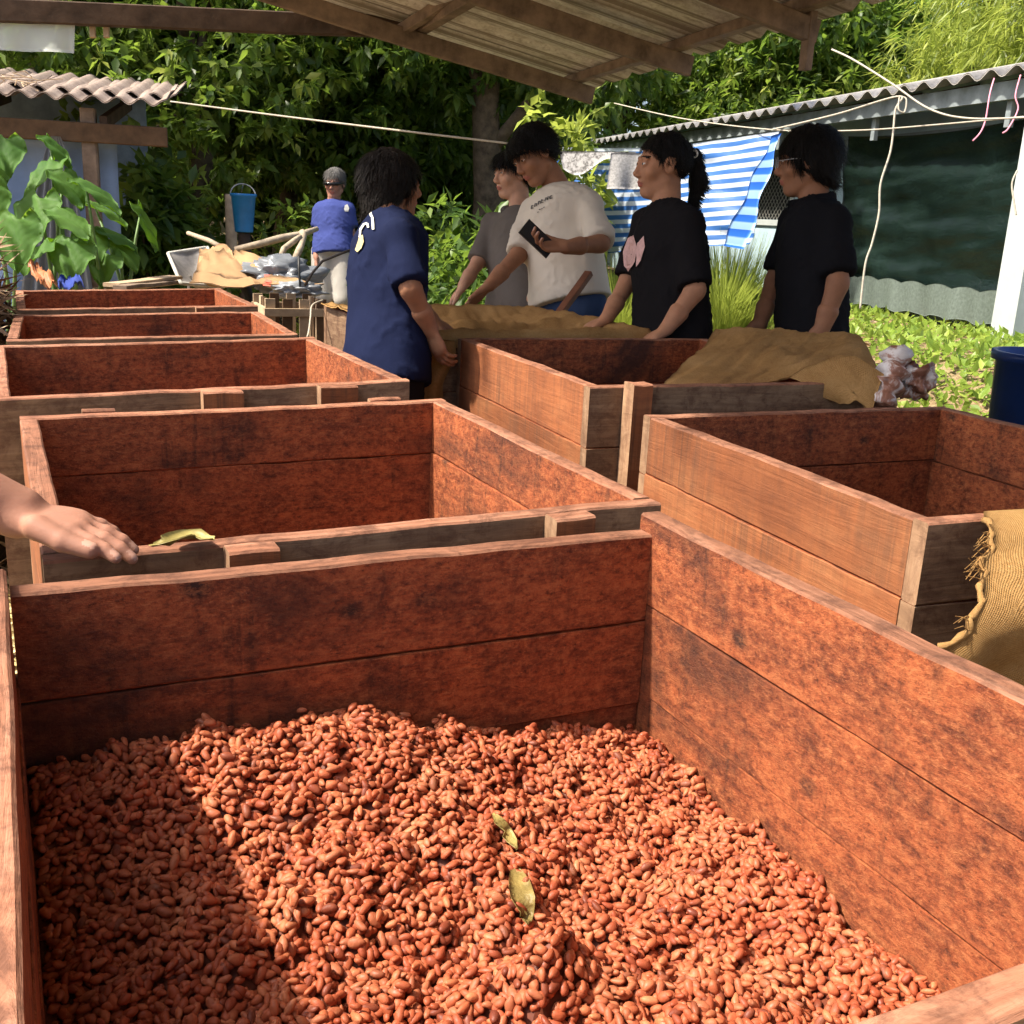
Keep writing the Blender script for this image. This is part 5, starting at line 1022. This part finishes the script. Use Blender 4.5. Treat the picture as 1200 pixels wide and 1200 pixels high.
def build_head(C, f, u, s=1.0, neck=None, h=.0048):
    """C head centre, f face direction, u up. returns V,F,material index per face, frame"""
    f = unit(f); u = unit(u-f*np.dot(u, f)); r = np.cross(f, u); M3 = np.stack([r, f, u], 1); C = np.array(C, float)
    def W(x, y, z): return C+(r*x+f*y+u*z)*s
    lo = C-.16*s; hi = C+.16*s
    if neck is not None: lo = np.minimum(lo, neck-.09); hi = np.maximum(hi, neck+.09)
    F = Field(lo, hi, h); E = lambda c, R, k=.014, op='u': F.ell(W(*c), np.array(R)*s, M3, k, op)
    if neck is not None: F.cone(W(0, -.028, -.05), neck, .050*s, .056*s, .02)
    E((0, -.018, .032), (.076, .094, .086)); E((0, .026, -.03), (.059, .064, .084), .02); E((0, .052, -.096), (.028, .028, .020), .02)
    for q in (-1, 1):
        F.cone(W(q*.054, -.002, -.055), W(q*.022, .05, -.098), .020*s, .017*s, .02); E((q*.040, .056, -.022), (.026, .024, .024), .015)
        E((q*.033, .098, .010), (.019, .012, .011), .010, 's'); E((q*.033, .0765, .008), (.0135, .0135, .0135), .003)
        E((q*.079, -.004, .0), (.009, .021, .033), .008); E((q*.086, .002, .003), (.007, .010, .018), .006, 's'); F.cone(W(q*.016, .083, .030), W(q*.046, .071, .029), .008*s, .006*s, .010); E((q*.0125, .094, -.034), (.009, .011, .008), .006)
    F.cone(W(0, .084, .016), W(0, .102, -.026), .0075*s, .0105*s, .009); F.cone(W(0, .102, -.026), W(0, .090, -.036), .0105*s, .009*s, .006)
    E((0, .084, -.0585), (.022, .0115, .0052), .006); E((0, .081, -.0700), (.019, .0115, .0058), .006); E((0, .1, -.0645), (.022, .008, .0016), .003, 's')
    V, Fc = F.mesh(); V = relax(V, Fc, 1, .35); q = ((V-C)@M3)/s; cq = q[Fc].mean(1); mi = np.zeros(len(Fc), int)
    lips = ((cq[:, 0]/.024)**2+((cq[:, 2]+.0645)/.0115)**2 < 1) & (cq[:, 1] > .08); mi[lips] = 1
    for sg in (-1, 1):
        e2 = ((cq[:, 0]-sg*.033)/.0115)**2+((cq[:, 2]-.008)/.0036)**2; ey = (e2 < 1) & (cq[:, 1] > .075); mi[ey] = 2; mi[ey & (((cq[:, 0]-sg*.033)/.0062)**2+((cq[:, 2]-.008)/.0062)**2 < 1)] = 3
        arch = .034-((np.abs(cq[:, 0])-.03)/.03)**2*.006; br = (np.abs(cq[:, 0]-sg*.034) < .020) & (np.abs(cq[:, 2]-arch) < .0034) & (cq[:, 1] > .06); mi[br] = 4
    return V, Fc, mi, (C, r, f, u, M3, s)
def build_hair(fr, style, seed):
    C, r, f, u, M3, s = fr; F = Field(C-.24*s, C+.20*s, .0052 if style != 'pony' else .0055); q = None
    def W(x, y, z): return C+(r*x+f*y+u*z)*s
    E = lambda c, R, k=.02, op='u': F.ell(W(*c), np.array(R)*s, M3, k, op)
    sl, P = F.sub(F.lo, F.lo+F.n*F.h, 0); q = ((P-C)@M3)/s
    if style == 'short':
        E((0, -.020, .040), (.084, .100, .092)); g = np.interp(q[..., 1], [-.13, -.05, -.02, .0, .03, .058, .10], [-.06, -.055, -.01, .005, .02, .062, .066])
    elif style == 'fringe':
        E((0, -.018, .038), (.090, .106, .096)); E((0, .05, .072), (.066, .05, .03)); g = np.interp(q[..., 1], [-.13, -.05, -.02, .01, .04, .062, .10], [-.07, -.065, -.015, .01, .03, .046, .046])
    elif style == 'shaggy':
        E((0, -.022, .035), (.096, .112, .098)); E((0, -.05, -.03), (.082, .066, .07)); g = np.interp(q[..., 1], [-.14, -.06, -.01, .03, .05, .075, .12], [-.095, -.092, -.05, -.03, .012, .03, .03])
    elif style == 'bob':
        E((0, -.025, .030), (.104, .118, .104)); E((0, -.045, -.05), (.096, .080, .085)); g = np.interp(q[..., 1], [-.16, -.05, -.01, .03, .055, .08, .12], [-.135, -.135, -.125, -.06, .02, .05, .05])
    else:
        E((0, -.020, .038), (.082, .102, .090)); E((0, -.128, .035), (.026, .026, .03)); F.cone(W(0, -.135, .035), W(0, -.155, -.06), .028*s, .032*s, .02); F.cone(W(0, -.155, -.06), W(0, -.125, -.17), .032*s, .012*s, .02)
        g = np.interp(q[..., 1], [-.22, -.105, -.1, -.05, -.03, .0, .03, .055, .10], [-.3, -.3, -.03, -.045, -.01, .005, .022, .060, .066])
    ear = np.maximum(np.abs(q[..., 0])-.5, 0)
    F.D[sl] = np.maximum(F.D[sl], (g-q[..., 2])*s*.8); V, Fc = F.mesh(); V = relax(V, Fc, 1, .4); N = normals(V, Fc); ql = (V-C)@M3
    V = V+N*(.0015*snoise(ql*np.array([1, 1, .2]), .010, seed)+.0035*snoise(ql*np.array([1, 1, .4]), .03, seed+1))[:, None]*s
    rg = np.random.default_rng(seed); n = 3600; i = rg.integers(0, len(V), n); p = V[i]; nn = N[i]; ql = ((p-C)@M3)/s
    crown_ = np.stack([ql[:, 0]*.6, ql[:, 1]*.5+(.35*(ql[:, 1] > .02)-.2)*.06, -np.full(n, .06)-.3*np.abs(ql[:, 1])*0], 1)@M3.T; d = crown_/np.linalg.norm(crown_, axis=1)[:, None]+rg.normal(0, .11, (n, 3)); d -= nn*(d*nn).sum(1)[:, None]*.85; d /= np.linalg.norm(d, axis=1)[:, None]
    sd = np.cross(d, nn); sd /= np.linalg.norm(sd, axis=1)[:, None]+1e-9; L = rg.uniform(.025, .06, n)[:, None]*s*(.6 if style == 'pony' else 1); w = rg.uniform(.0006, .0013, n)[:, None]; p0 = p-nn*.002; p1 = p+d*L*.5+nn*rg.uniform(.001, .006, n)[:, None]; p2 = p+d*L+nn*rg.uniform(-.003, .007, n)[:, None]
    SV = np.stack([p0-sd*w, p0+sd*w, p1-sd*w, p1+sd*w, p2-sd*w*.3, p2+sd*w*.3], 1).reshape(-1, 3); b = (np.arange(n)*6)[:, None]+len(V); SF = np.concatenate([b+np.array([[0, 1, 3, 2]]), b+np.array([[2, 3, 5, 4]])])
    return np.concatenate([V, SV]), np.concatenate([Fc, SF])
def wrinkle(V, F, seed, amp, axis_=ZU):
    N = normals(V, F); V2 = V*np.array([1, 1, .6]); w = snoise(V2, .06, seed); w2 = snoise(V, .15, seed+1); r = 1-np.abs(w); w3 = snoise(V*np.array([1, 1, .35])+V[:, 2:3]*np.array([.5, .3, 0]), .05, seed+3); return V+N*(amp*.55*((1-np.abs(w3))**4-.25)*np.clip(w2+.5, 0, 1)+amp*.35*w2)[:, None]

def person(label, base, heading, hgt, skin, P, shirt, trousers, hair, head_f, head_u=(0, 0, 1), head_s=None, male=True, gscale=1.0, seed=1, hands=True, legs='trousers', extra=None):
    """base x,y of the feet; heading horizontal facing; P joint positions (world): head, neck, hip, sL,eL,wL,sR,eR,wR (+ hand dirs)"""
    f = unit(np.array([heading[0], heading[1], 0])); r = np.cross(f, ZU); g0 = float(gz(base[0], base[1])); hs = head_s or hgt/7.5/.225*.96
    root = thing('person', label, 'person', (base[0], base[1], g0)); hip = np.array(P['hip']); neck = np.array(P['neck']); allp = [np.array(P[k]) for k in ('neck', 'hip', 'sL', 'eL', 'wL', 'sR', 'eR', 'wR')]
    foot = [np.array([base[0], base[1], g0])+r*q*.095+f*.0 for q in (-1, 1)]; knee = [(hip+r*q*.09)*.47+np.array([foot[i][0], foot[i][1], g0+.08])*.53+f*.015 for i, q in enumerate((-1, 1))]
    lo = np.min(np.array(allp+foot), 0)-.25; hi = np.max(np.array(allp+foot), 0)+.2; lo[2] = g0-.03
    B = Field(lo, hi, .012); k = hgt/1.7
    B.loft(hip, neck, r, f, [-.12, 0, .3, .62, .82, .93, 1.02], [.125*k, .145*k, .12*k, .135*k, .135*k, .085*k, .055*k], [.085*k, .10*k, .09*k, .095*k, .085*k, .065*k, .052*k])
    for sd in 'LR':
        B.cone(neck-ZU*.06, P['s'+sd], .036*k, .040*k, .02); B.cone(P['s'+sd], P['e'+sd], .040*k, .036*k, .015); B.cone(P['e'+sd], P['w'+sd], .038*k, .0255*k, .015)
    for i, q in enumerate((-1, 1)):
        B.cone(hip+r*q*.085*k-ZU*.02, knee[i], .085*k, .056*k, .03); B.cone(knee[i], foot[i]+ZU*.08, .056*k, .038*k, .02); B.cone(foot[i]+ZU*.045-f*.03, foot[i]+ZU*.03+f*.12, .035, .028, .02)
    bV, bF = B.mesh(); bV = relax(bV, bF, 2, .5); Vs = [bV]; Fs = [bF]; Ms = [np.zeros(len(bF), int)]; off = len(bV)
    hV, hF, hM, fr = build_head(P['head'], head_f, head_u, hs, neck); Vs.append(hV); Fs.append(hF+off); Ms.append(hM); off += len(hV)
    for sd in 'LR':
        if 'h'+sd not in P: continue
        dv, pn, ts, kw = P['h'+sd]; kw = dict(kw); fine = kw.pop('h', .0046); v_, f_, nl = build_hand(np.array(P['w'+sd]), dv, np.array(pn, float), np.array(ts, float), s=kw.pop('s', k*.98), h=fine, fore=np.array(P['w'+sd])*.6+np.array(P['e'+sd])*.4 if kw.pop('fore', True) else None, **kw)
        mi = np.zeros(len(f_), int); cc = v_[f_].mean(1); nn = normals(v_, f_)[f_].mean(1)
        for (c_, d_, n_, r_) in nl:
            rel = cc-c_; al = rel@unit(d_); up_ = rel@unit(n_); sd_ = np.linalg.norm(rel-np.outer(al, unit(d_))-np.outer(up_, unit(n_)), axis=1); mi[(np.abs(al) < r_*1.15) & (sd_ < r_*.8) & (up_ > 0) & ((nn@unit(n_)) > .45) & (np.linalg.norm(rel, axis=1) < r_*2)] = 5
        Vs.append(v_); Fs.append(f_+off); Ms.append(mi); off += len(v_)
    body = mesh_obj('body', np.concatenate(Vs), np.concatenate(Fs), [skin, M['lip'], M['eye'], M['pupil'], hair[1], M['nail']], root, True, np.concatenate(Ms))
    hv, hf = build_hair(fr, hair[0], seed); mesh_obj('hair', hv, hf, hair[1], root, True)
    # shirt
    Fd = Field(lo-.06, hi+.06, .0105); T, RX, RY = shirt['T'], np.array(shirt['RX'])*k, np.array(shirt['RY'])*k
    Fd.loft(hip, neck, r, f, T, RX, RY, .03, off=shirt.get('off'))
    for sd in 'LR':
        sp = np.array(P['s'+sd]); ep = np.array(P['e'+sd]); end = sp+(ep-sp)*shirt.get('sleeve', .72); a = unit(ep-sp); Fd.cone(neck-ZU*.055, sp-ZU*.004, .050*k, .056*k, .04); pass
        r0, r1 = shirt.get('sr', (.060, .070)); sl, Pp = Fd.sub(np.minimum(sp, end)-.1, np.maximum(sp, end)+.1, .06); t = np.clip(((Pp-sp)@(end-sp))/((end-sp)@(end-sp)), 0, 1.0); dd = np.linalg.norm(Pp-sp-t[..., None]*(end-sp), axis=-1)-(r0+(r1-r0)*t)*k; dd = np.maximum(dd, (Pp-end)@a); Fd.put(sl, dd, .022)
    sV, sF = Fd.mesh(); sV = relax(sV, sF, 2, .5); sV = wrinkle(sV, sF, seed+5, shirt.get('amp', .010)); so = mesh_obj('shirt', sV, sF, shirt['mat'], root, True)
    if shirt.get('collar'):
        ax = unit(neck-hip); cpt = neck-ax*.012; pts = []
        for q in range(21):
            a = -2.75+5.5*q/20; pts.append(cpt+(r*math.sin(a)*.068+(-f)*math.cos(a)*.066)*k+ZU*(.012+.018*math.cos(a))+f*.01)
        mb = MB(); mb.tube(pts, [.016+.005*abs(math.sin(q*.4)) for q in range(21)], 8); mb.build('collar', shirt['mat'], root, True)
    # trousers / shorts
    Fd = Field(np.minimum(lo, hip-.3), np.maximum(hi, hip+.3), .016); Fd.loft(hip, neck, r, f, [-.14, 0, .16], [.150*k, .160*k, .13*k], [.105*k, .115*k, .095*k], .03)
    for i, q in enumerate((-1, 1)):
        if legs == 'shorts':
            end = (hip+r*q*.09)*.25+knee[i]*.75; Fd.cone(hip+r*q*.088*k-ZU*.02, end, .100*k, .088*k, .03)
        else: Fd.cone(hip+r*q*.085*k-ZU*.02, knee[i], .088*k, .074*k, .03); Fd.cone(knee[i], foot[i]+ZU*.10, .074*k, .062*k, .03)
    tV, tF = Fd.mesh(); tV = relax(tV, tF, 2, .5); tV = wrinkle(tV, tF, seed+9, .007); mesh_obj('shorts' if legs == 'shorts' else 'trousers', tV, tF, trousers, root, True)
    for i in (0, 1):
        Fd = Field(foot[i]-.2, foot[i]+.2, .014); Fd.cone(foot[i]+ZU*.05-f*.045, foot[i]+ZU*.038+f*.14, .048, .040, .02); Fd.cone(foot[i]+ZU*.06, foot[i]+ZU*.1, .045, .045, .02); Fd.cut(foot[i]+ZU*.002, -ZU); v_, f_ = Fd.mesh(); mesh_obj('shoe', v_, f_, M['shoe'], root, True)
    return root, so, fr
def decal(target, name, polys, mat, parent, off=.006, sub=3):
    """flat print: pixel polygons laid onto the garment's surface"""
    T0 = np.array(target.parent.location); bv = BVHTree.FromPolygons([tuple(np.array(v.co)+T0) for v in target.data.vertices], [tuple(p.vertices) for p in target.data.polygons]); V = []; F = []
    for poly in polys:
        bm = bmesh.new(); vs = [bm.verts.new((x, y, 0)) for x, y in poly]; bm.faces.new(vs); bmesh.ops.triangulate(bm, faces=bm.faces[:]); bmesh.ops.subdivide_edges(bm, edges=bm.edges[:], cuts=sub, use_grid_fill=True); bmesh.ops.triangulate(bm, faces=bm.faces[:]); bm.verts.ensure_lookup_table(); bm.verts.index_update(); pts = []
        ok = True
        for v in bm.verts:
            d_ = Vector(ray(v.co.x, v.co.y)).normalized(); hit = bv.ray_cast(Vector(CAM), d_)
            if hit[0] is None: ok = False; break
            n_ = hit[1] if hit[1].dot(d_) < 0 else -hit[1]; pts.append(np.array(hit[0]+n_*off))
        if ok:
            b = len(V); V += pts; F += [tuple(v.index+b for v in f.verts) for f in bm.faces]
        bm.free()
    if V: mesh_obj(name, V, F, mat, parent)
def stroke(pts, w):
    out = []; 
    for (x0, y0), (x1, y1) in zip(pts[:-1], pts[1:]):
        l = math.hypot(x1-x0, y1-y0)+1e-6; nx, ny = -(y1-y0)/l*w/2, (x1-x0)/l*w/2; out.append([(x0+nx, y0+ny), (x1+nx, y1+ny), (x1-nx, y1-ny), (x0-nx, y0-ny)])
    return out
TEE = dict(T=[-.28, -.05, .3, .6, .8, .92, 1.0], RX=[.185, .180, .165, .175, .178, .135, .070], RY=[.140, .137, .125, .130, .122, .095, .066])
SK_TAN = skin_mat('tan_skin', (.40, .20, .115)); SK_BR = skin_mat('brown_skin', (.30, .145, .082)); SK_LIGHT = skin_mat('light_skin', (.52, .29, .19)); SK_PALE = skin_mat('pale_skin', (.33, .165, .115))

# --- woman in black T-shirt
Z = 3.78; f5 = unit(-RH*.93-FH*.36); b5 = at(788, 400, Z)
P = dict(head=at(775, 195, Z), neck=at(781, 238, Z), hip=at(787, 395, Z), sL=at(806, 262, Z-.15), eL=at(815, 340, Z-.20), wL=at(782, 384, Z-.20), sR=at(757, 260, Z+.15), eR=at(736, 330, Z+.13), wR=at(712, 372, Z+.06),
         hL=(unit(-RH*.8-ZU*.55), (0, 0, -1), RH*.2-FH*.8, dict(curl=(.3,)*4)), hR=(unit(-RH*.8-ZU*.45), (0, 0, -1), FH*-.9, dict(curl=(.35, .4, .4, .4))))
sh = dict(TEE, mat=cloth_mat('black_tee', (.012, .011, .012)), sr=(.052, .064), sleeve=.95, amp=.011, RX=[.19, .185, .17, .175, .17, .13, .07], RY=[.140, .138, .130, .138, .118, .09, .062])
woman, so, fr5 = person('woman in black T-shirt with pink print and ponytail, hands on the box rim', b5[:2], f5, 1.64, SK_TAN, P, sh, M['black_cloth'], ('pony', M['hair']), unit(-RH*.97-FH*.22-ZU*.05), male=False, seed=11)
pk = plain('pink_print', (.58, .36, .33), .8, .2, 40)
decal(so, 'shirt_print', [[(737, 280), (744, 276), (748, 290), (746, 306), (738, 318), (732, 312), (731, 296)], [(748, 286), (756, 277), (757, 290), (752, 306), (747, 312), (747, 298)], [(734, 316), (740, 318), (744, 334), (741, 336), (736, 326)]], pk, woman)
mb = MB(); C5, r5_, ff5, u5, M35, s5 = fr5; pc = C5+(r5_*-.015+ff5*-.118+u5*.045)*s5; mb.tube([pc+.012*(math.cos(a)*u5+math.sin(a)*ff5)-r5_*.02 for a in np.linspace(0, 6.28, 13)], .004, 6); mb.build('hair_tie', plain('pale_tie', (.7, .68, .62), .4), woman, True)
# --- man in black polo
Z = 3.72; f6 = unit(-RH*.97+FH*.16); b6 = at(950, 400, Z)
P = dict(head=at(944, 190, Z), neck=at(954, 236, Z), hip=at(950, 395, Z), sL=at(977, 258, Z-.16), eL=at(982, 332, Z-.20), wL=at(962, 388, Z-.17), sR=at(930, 258, Z+.17), eR=at(908, 330, Z+.2), wR=at(890, 380, Z+.12),
         hL=(unit(-RH*.25-ZU*.9), unit(-RH*.3+FH*.8), unit(-RH), dict(curl=(.25,)*4)), hR=(unit(-RH*.3-ZU*.9), unit(-FH*.6), unit(-RH), dict(curl=(.3,)*4)))
sh = dict(TEE, mat=cloth_mat('black_polo', (.010, .010, .012)), sr=(.053, .062), sleeve=.86, collar=True, RX=[.185, .180, .175, .185, .19, .14, .07], RY=[.128, .126, .122, .130, .118, .09, .064])
man6, so6, fr6 = person('man in black polo shirt with shaggy black hair and thin glasses', b6[:2], f6, 1.7, SK_BR, P, sh, M['black_cloth'], ('shaggy', M['hair']), unit(-RH*.96+FH*.12-ZU*.12), seed=21)
C6, r6_, ff6, u6, _, s6 = fr6; mb = MB(); k6 = lambda x, y, z: C6+(r6_*x+ff6*y+u6*z)*s6
for q in (-1, 1):
    g_ = MB(); g_.tube([k6(q*.034+.022*math.cos(a), .103, .006+.018*math.sin(a)) for a in np.linspace(0, 6.28, 17)], .0016, 5); g_.tube([k6(q*.058, .1, .01), k6(q*.08, .05, .012), k6(q*.084, -.01, .008)], .0016, 5); g_.build('glasses_rim', plain('thin_metal', (.3, .3, .3), .3), man6)
# --- man in cream T-shirt, looking down at his phone
Z = 4.55; f4 = unit(-RH*.72-FH*.68); b4 = at(668, 400, Z)
P = dict(head=at(626, 182, Z-.05), neck=at(652, 218, Z), hip=at(668, 352, Z), sL=at(692, 242, Z-.12), eL=at(704, 285, Z-.30), wL=at(663, 290, Z-.40), sR=at(624, 246, Z+.10), eR=at(608, 298, Z-.02), wR=at(574, 334, Z-.12),
         hL=(unit(-RH*.9-FH*.15+ZU*.05), unit(ZU*.5-FH*.3-RH*.2), unit(-FH*.2+ZU*.8+RH*.1), dict(curl=(.6, .65, .7, .7), thumb_out=.35)), hR=(unit(-RH*.7-ZU*.7), unit(-ZU*.6-FH*.2), unit(-FH), dict(curl=(.25,)*4)))
sh = dict(TEE, mat=cloth_mat('cream_tee', (.62, .55, .45), var=.05), sr=(.052, .062), sleeve=.98, amp=.012, T=[-.03, .08, .3, .6, .8, .92, 1.0], RX=[.195, .19, .18, .185, .19, .14, .072], RY=[.155, .152, .148, .148, .135, .10, .068])
man4, so4, fr4 = person('man in cream T-shirt bending over the covered box with a phone', b4[:2], f4, 1.74, SK_BR, P, sh, M['jeans'], ('fringe', M['hair']), unit(-RH*.72-FH*.50-ZU*.48), head_u=unit(ZU*.9-RH*.35), seed=31)
ink = plain('dark_ink', (.10, .095, .09), .9, .1)
glyph = []
for k, (x, y) in enumerate(((623, 243), (627, 240.5), (631, 238), (634.5, 236), (639, 234), (642, 232.5), (645, 231.5))):
    glyph += stroke([(x, y+2.2), (x+.7, y-2.0)], 1.0)+stroke([(x+.4, y-1.2), (x+2.4, y-2.0+(k % 2))], .9)+(stroke([(x+2.3, y-2.0), (x+2.6, y+1.2)], .9) if k % 3 else stroke([(x+.6, y+1.8), (x+2.6, y+.6)], .9))
for x, y in ((632, 246), (634.5, 245), (637, 243.8)): glyph += stroke([(x, y), (x+1.8, y-.9)], .8)
glyph += stroke([(630, 249), (632, 248.4)], .8); decal(so4, 'shirt_print', glyph, ink, man4, off=.003, sub=1)
pC = np.array(P['wL'])+unit(-RH*.9-FH*.15+ZU*.05)*.115+ZU*.022; e1 = unit(-RH*.75+ZU*.62-FH*.1); e3 = unit(-FH*.75+ZU*.35+RH*.2); e2 = unit(np.cross(e3, e1)); e3 = np.cross(e1, e2)
phn = thing('phone', 'dark smartphone held by the man in cream T-shirt', 'phone', pC); mb = MB(); q8 = [pC+e1*a*.074+e2*b*.036+e3*c for c in (-.0045, .0045) for a, b in ((-1, -1), (1, -1), (1, 1), (-1, 1))]; mb.hexa(q8); mb.build('case', plain('phone_case', (.012, .013, .016), .3), phn)
mb = MB(); q8 = [pC+e1*a*.070+e2*b*.033+e3*c for c in (.0047, .0056) for a, b in ((-1, -1), (1, -1), (1, 1), (-1, 1))]; mb.hexa(q8); mb.build('screen', plain('phone_glass', (.02, .025, .03), .08, .05, 4, .6), phn)
# --- man in grey shirt behind
Z = 4.98; f3 = unit(-RH*.82-FH*.5); b3 = at(602, 400, Z)
P = dict(head=at(601, 204, Z), neck=at(609, 244, Z), hip=at(603, 352, Z), sL=at(640, 262, Z-.12), eL=at(648, 310, Z-.2), wL=at(622, 350, Z-.25), sR=at(577, 262, Z+.10), eR=at(561, 306, Z+.02), wR=at(543, 334, Z-.14), hR=(unit(-RH*.5-ZU*.75), unit(-ZU*.5-RH*.2), unit(-FH), dict(curl=(.3,)*4)))
sh = dict(TEE, mat=cloth_mat('grey_shirt', (.135, .115, .10)), sr=(.052, .062), sleeve=1.0, collar=True)
man3, so3, _ = person('man in dark grey collared shirt standing behind the cream T-shirt man', b3[:2], f3, 1.62, SK_LIGHT, P, sh, M['black_cloth'], ('fringe', M['hair']), unit(-RH*.86-FH*.48-ZU*.1), seed=41)
# --- person in navy shirt, back turned
Z = 3.22; f1 = unit(RH*.80+FH*.60); b1_ = at(455, 460, Z)
P = dict(head=at(462, 217, Z+.03), neck=at(456, 250, Z), hip=at(452, 415, Z), sR=at(468, 276, Z-.15), eR=at(481, 338, Z-.19), wR=at(504, 384, Z-.10), sL=at(444, 268, Z+.17), eL=at(470, 340, Z+.3), wL=at(505, 372, Z+.3), hR=(unit(RH*.35-ZU*.9+FH*.15), unit(-ZU*.2+RH*.5+FH*.4), unit(-RH*.1+FH*.8), dict(curl=(.35, .4, .45, .5))), hL=(unit(RH*.8-ZU*.5), unit(-ZU), unit(-FH), dict(curl=(.3,)*4)))
sh = dict(TEE, mat=cloth_mat('navy_polo', (.010, .014, .040)), sr=(.052, .064), sleeve=.95, collar=False, amp=.011, T=[-.22, -.05, .3, .6, .8, .92, 1.0], RX=[.195, .19, .172, .17, .17, .13, .072], RY=[.148, .142, .124, .126, .118, .09, .064])
nav, so1, _ = person('person in navy shirt seen from behind, touching the covered box', b1_[:2], f1, 1.52, SK_BR, P, sh, M['black_cloth'], ('bob', M['hair_brown']), unit(RH*.86+FH*.5), head_s=.82, seed=51)
wp = plain('white_print', (.62, .60, .55), .8, .1, 40); yp = plain('yellow_print', (.52, .43, .22), .8, .2, 60)
decal(so1, 'back_print', stroke([(419, 272), (420, 264), (424, 257), (430, 252), (435, 251), (438, 255), (439, 270)], 3.0)+stroke([(423, 279), (424, 270), (428, 264), (432, 263), (433, 268)], 2.4), wp, nav, sub=1)
decal(so1, 'back_emblem', [[(420, 287), (423, 277), (427, 276), (428, 284), (425, 292), (421, 296), (418, 294)]], yp, nav)
# --- far man in blue T-shirt
Z = 8.4; f2 = unit(-FH*.98-RH*.12); b2 = at(391, 400, Z)
P = dict(head=at(392, 215, Z), neck=at(391, 236, Z+.03), hip=at(391, 293, Z), sR=at(377, 245, Z), eR=at(373, 276, Z), wR=at(371, 301, Z-.06), sL=at(407, 245, Z), eL=at(412, 276, Z+.02), wL=at(409, 300, Z-.04), hR=(unit(-ZU), unit(RH), unit(-FH), dict(curl=(.2,)*4)), hL=(unit(-ZU), unit(-RH), unit(-FH), dict(curl=(.2,)*4)))
sh = dict(TEE, mat=cloth_mat('blue_tee', (.045, .06, .20)), sleeve=.7, T=[-.12, 0, .3, .6, .8, .92, 1.0])
far, so2, fr2 = person('grey haired man in blue T-shirt and pale shorts under the trees', b2[:2], f2, 1.64, SK_PALE, P, sh, cloth_mat('pale_shorts', (.36, .34, .31)), ('short', M['hair_grey']), unit(-FH*.9-ZU*.12-RH*.1), seed=61, legs='shorts')
decal(so2, 'chest_emblem', [[(404, 241), (407, 240), (409, 244), (408, 248), (404, 248), (403, 245)]], wp, far, sub=1)
C2, r2_, ff2, u2_, _, s2 = fr2; mb = MB(); mb.tube([C2+(r2_*x+ff2*y+u2_*.008)*s2 for x, y in ((-.085, -.01), (-.075, .06), (-.05, .092), (0, .102), (.05, .092), (.075, .06), (.085, -.01))], [.004, .006, .016, .010, .016, .006, .004], 8); mb.build('sunglasses', plain('dark_lens', (.01, .01, .01), .15), far, True)
# --- person at the left whose hand rests on the rim
l2 = BOX['L2']; zr = l2['z']
wr = onz(20, 600, zr+.046); el = wr+np.array([-.25, .03, .13]); f7 = unit(np.array([.55, -.83, 0])); lf7 = np.cross(ZU, f7)
shd = el+np.array([-.20, .05, .20]); b7 = (shd-lf7*.185)[:2]
hd = unit(onz(150, 630, zr+.022)-wr)
P = dict(head=np.array([b7[0]+.03, b7[1]-.02, 1.53]), neck=np.array([b7[0], b7[1], shd[2]+.055]), hip=np.array([b7[0], b7[1], .86]), sL=shd, eL=el, wL=wr, sR=shd-lf7*.37, eR=shd-lf7*.43-ZU*.27, wR=shd-lf7*.42-ZU*.50+f7*.08,
         hL=(hd, np.array([0.02, .02, -1.0]), np.array([0, -1.0, .0]), dict(curl=(.12, .18, .2, .25), thumb_out=.22, thumb_curl=1.0, h=.0026, s=.83, spread=.25, fat=1.38)), hR=(unit([.1, -.1, -1]), lf7, f7, dict(curl=(.3,)*4)))
sh = dict(TEE, mat=cloth_mat('olive_tee', (.16, .17, .12)), sleeve=.8)
person('person beyond the straw side reaching a bare arm onto the box rim', b7, f7, 1.62, SK_PALE, P, sh, M['jeans'], ('fringe', M['hair']), np.array([.7, -.4, -.25]), seed=71)
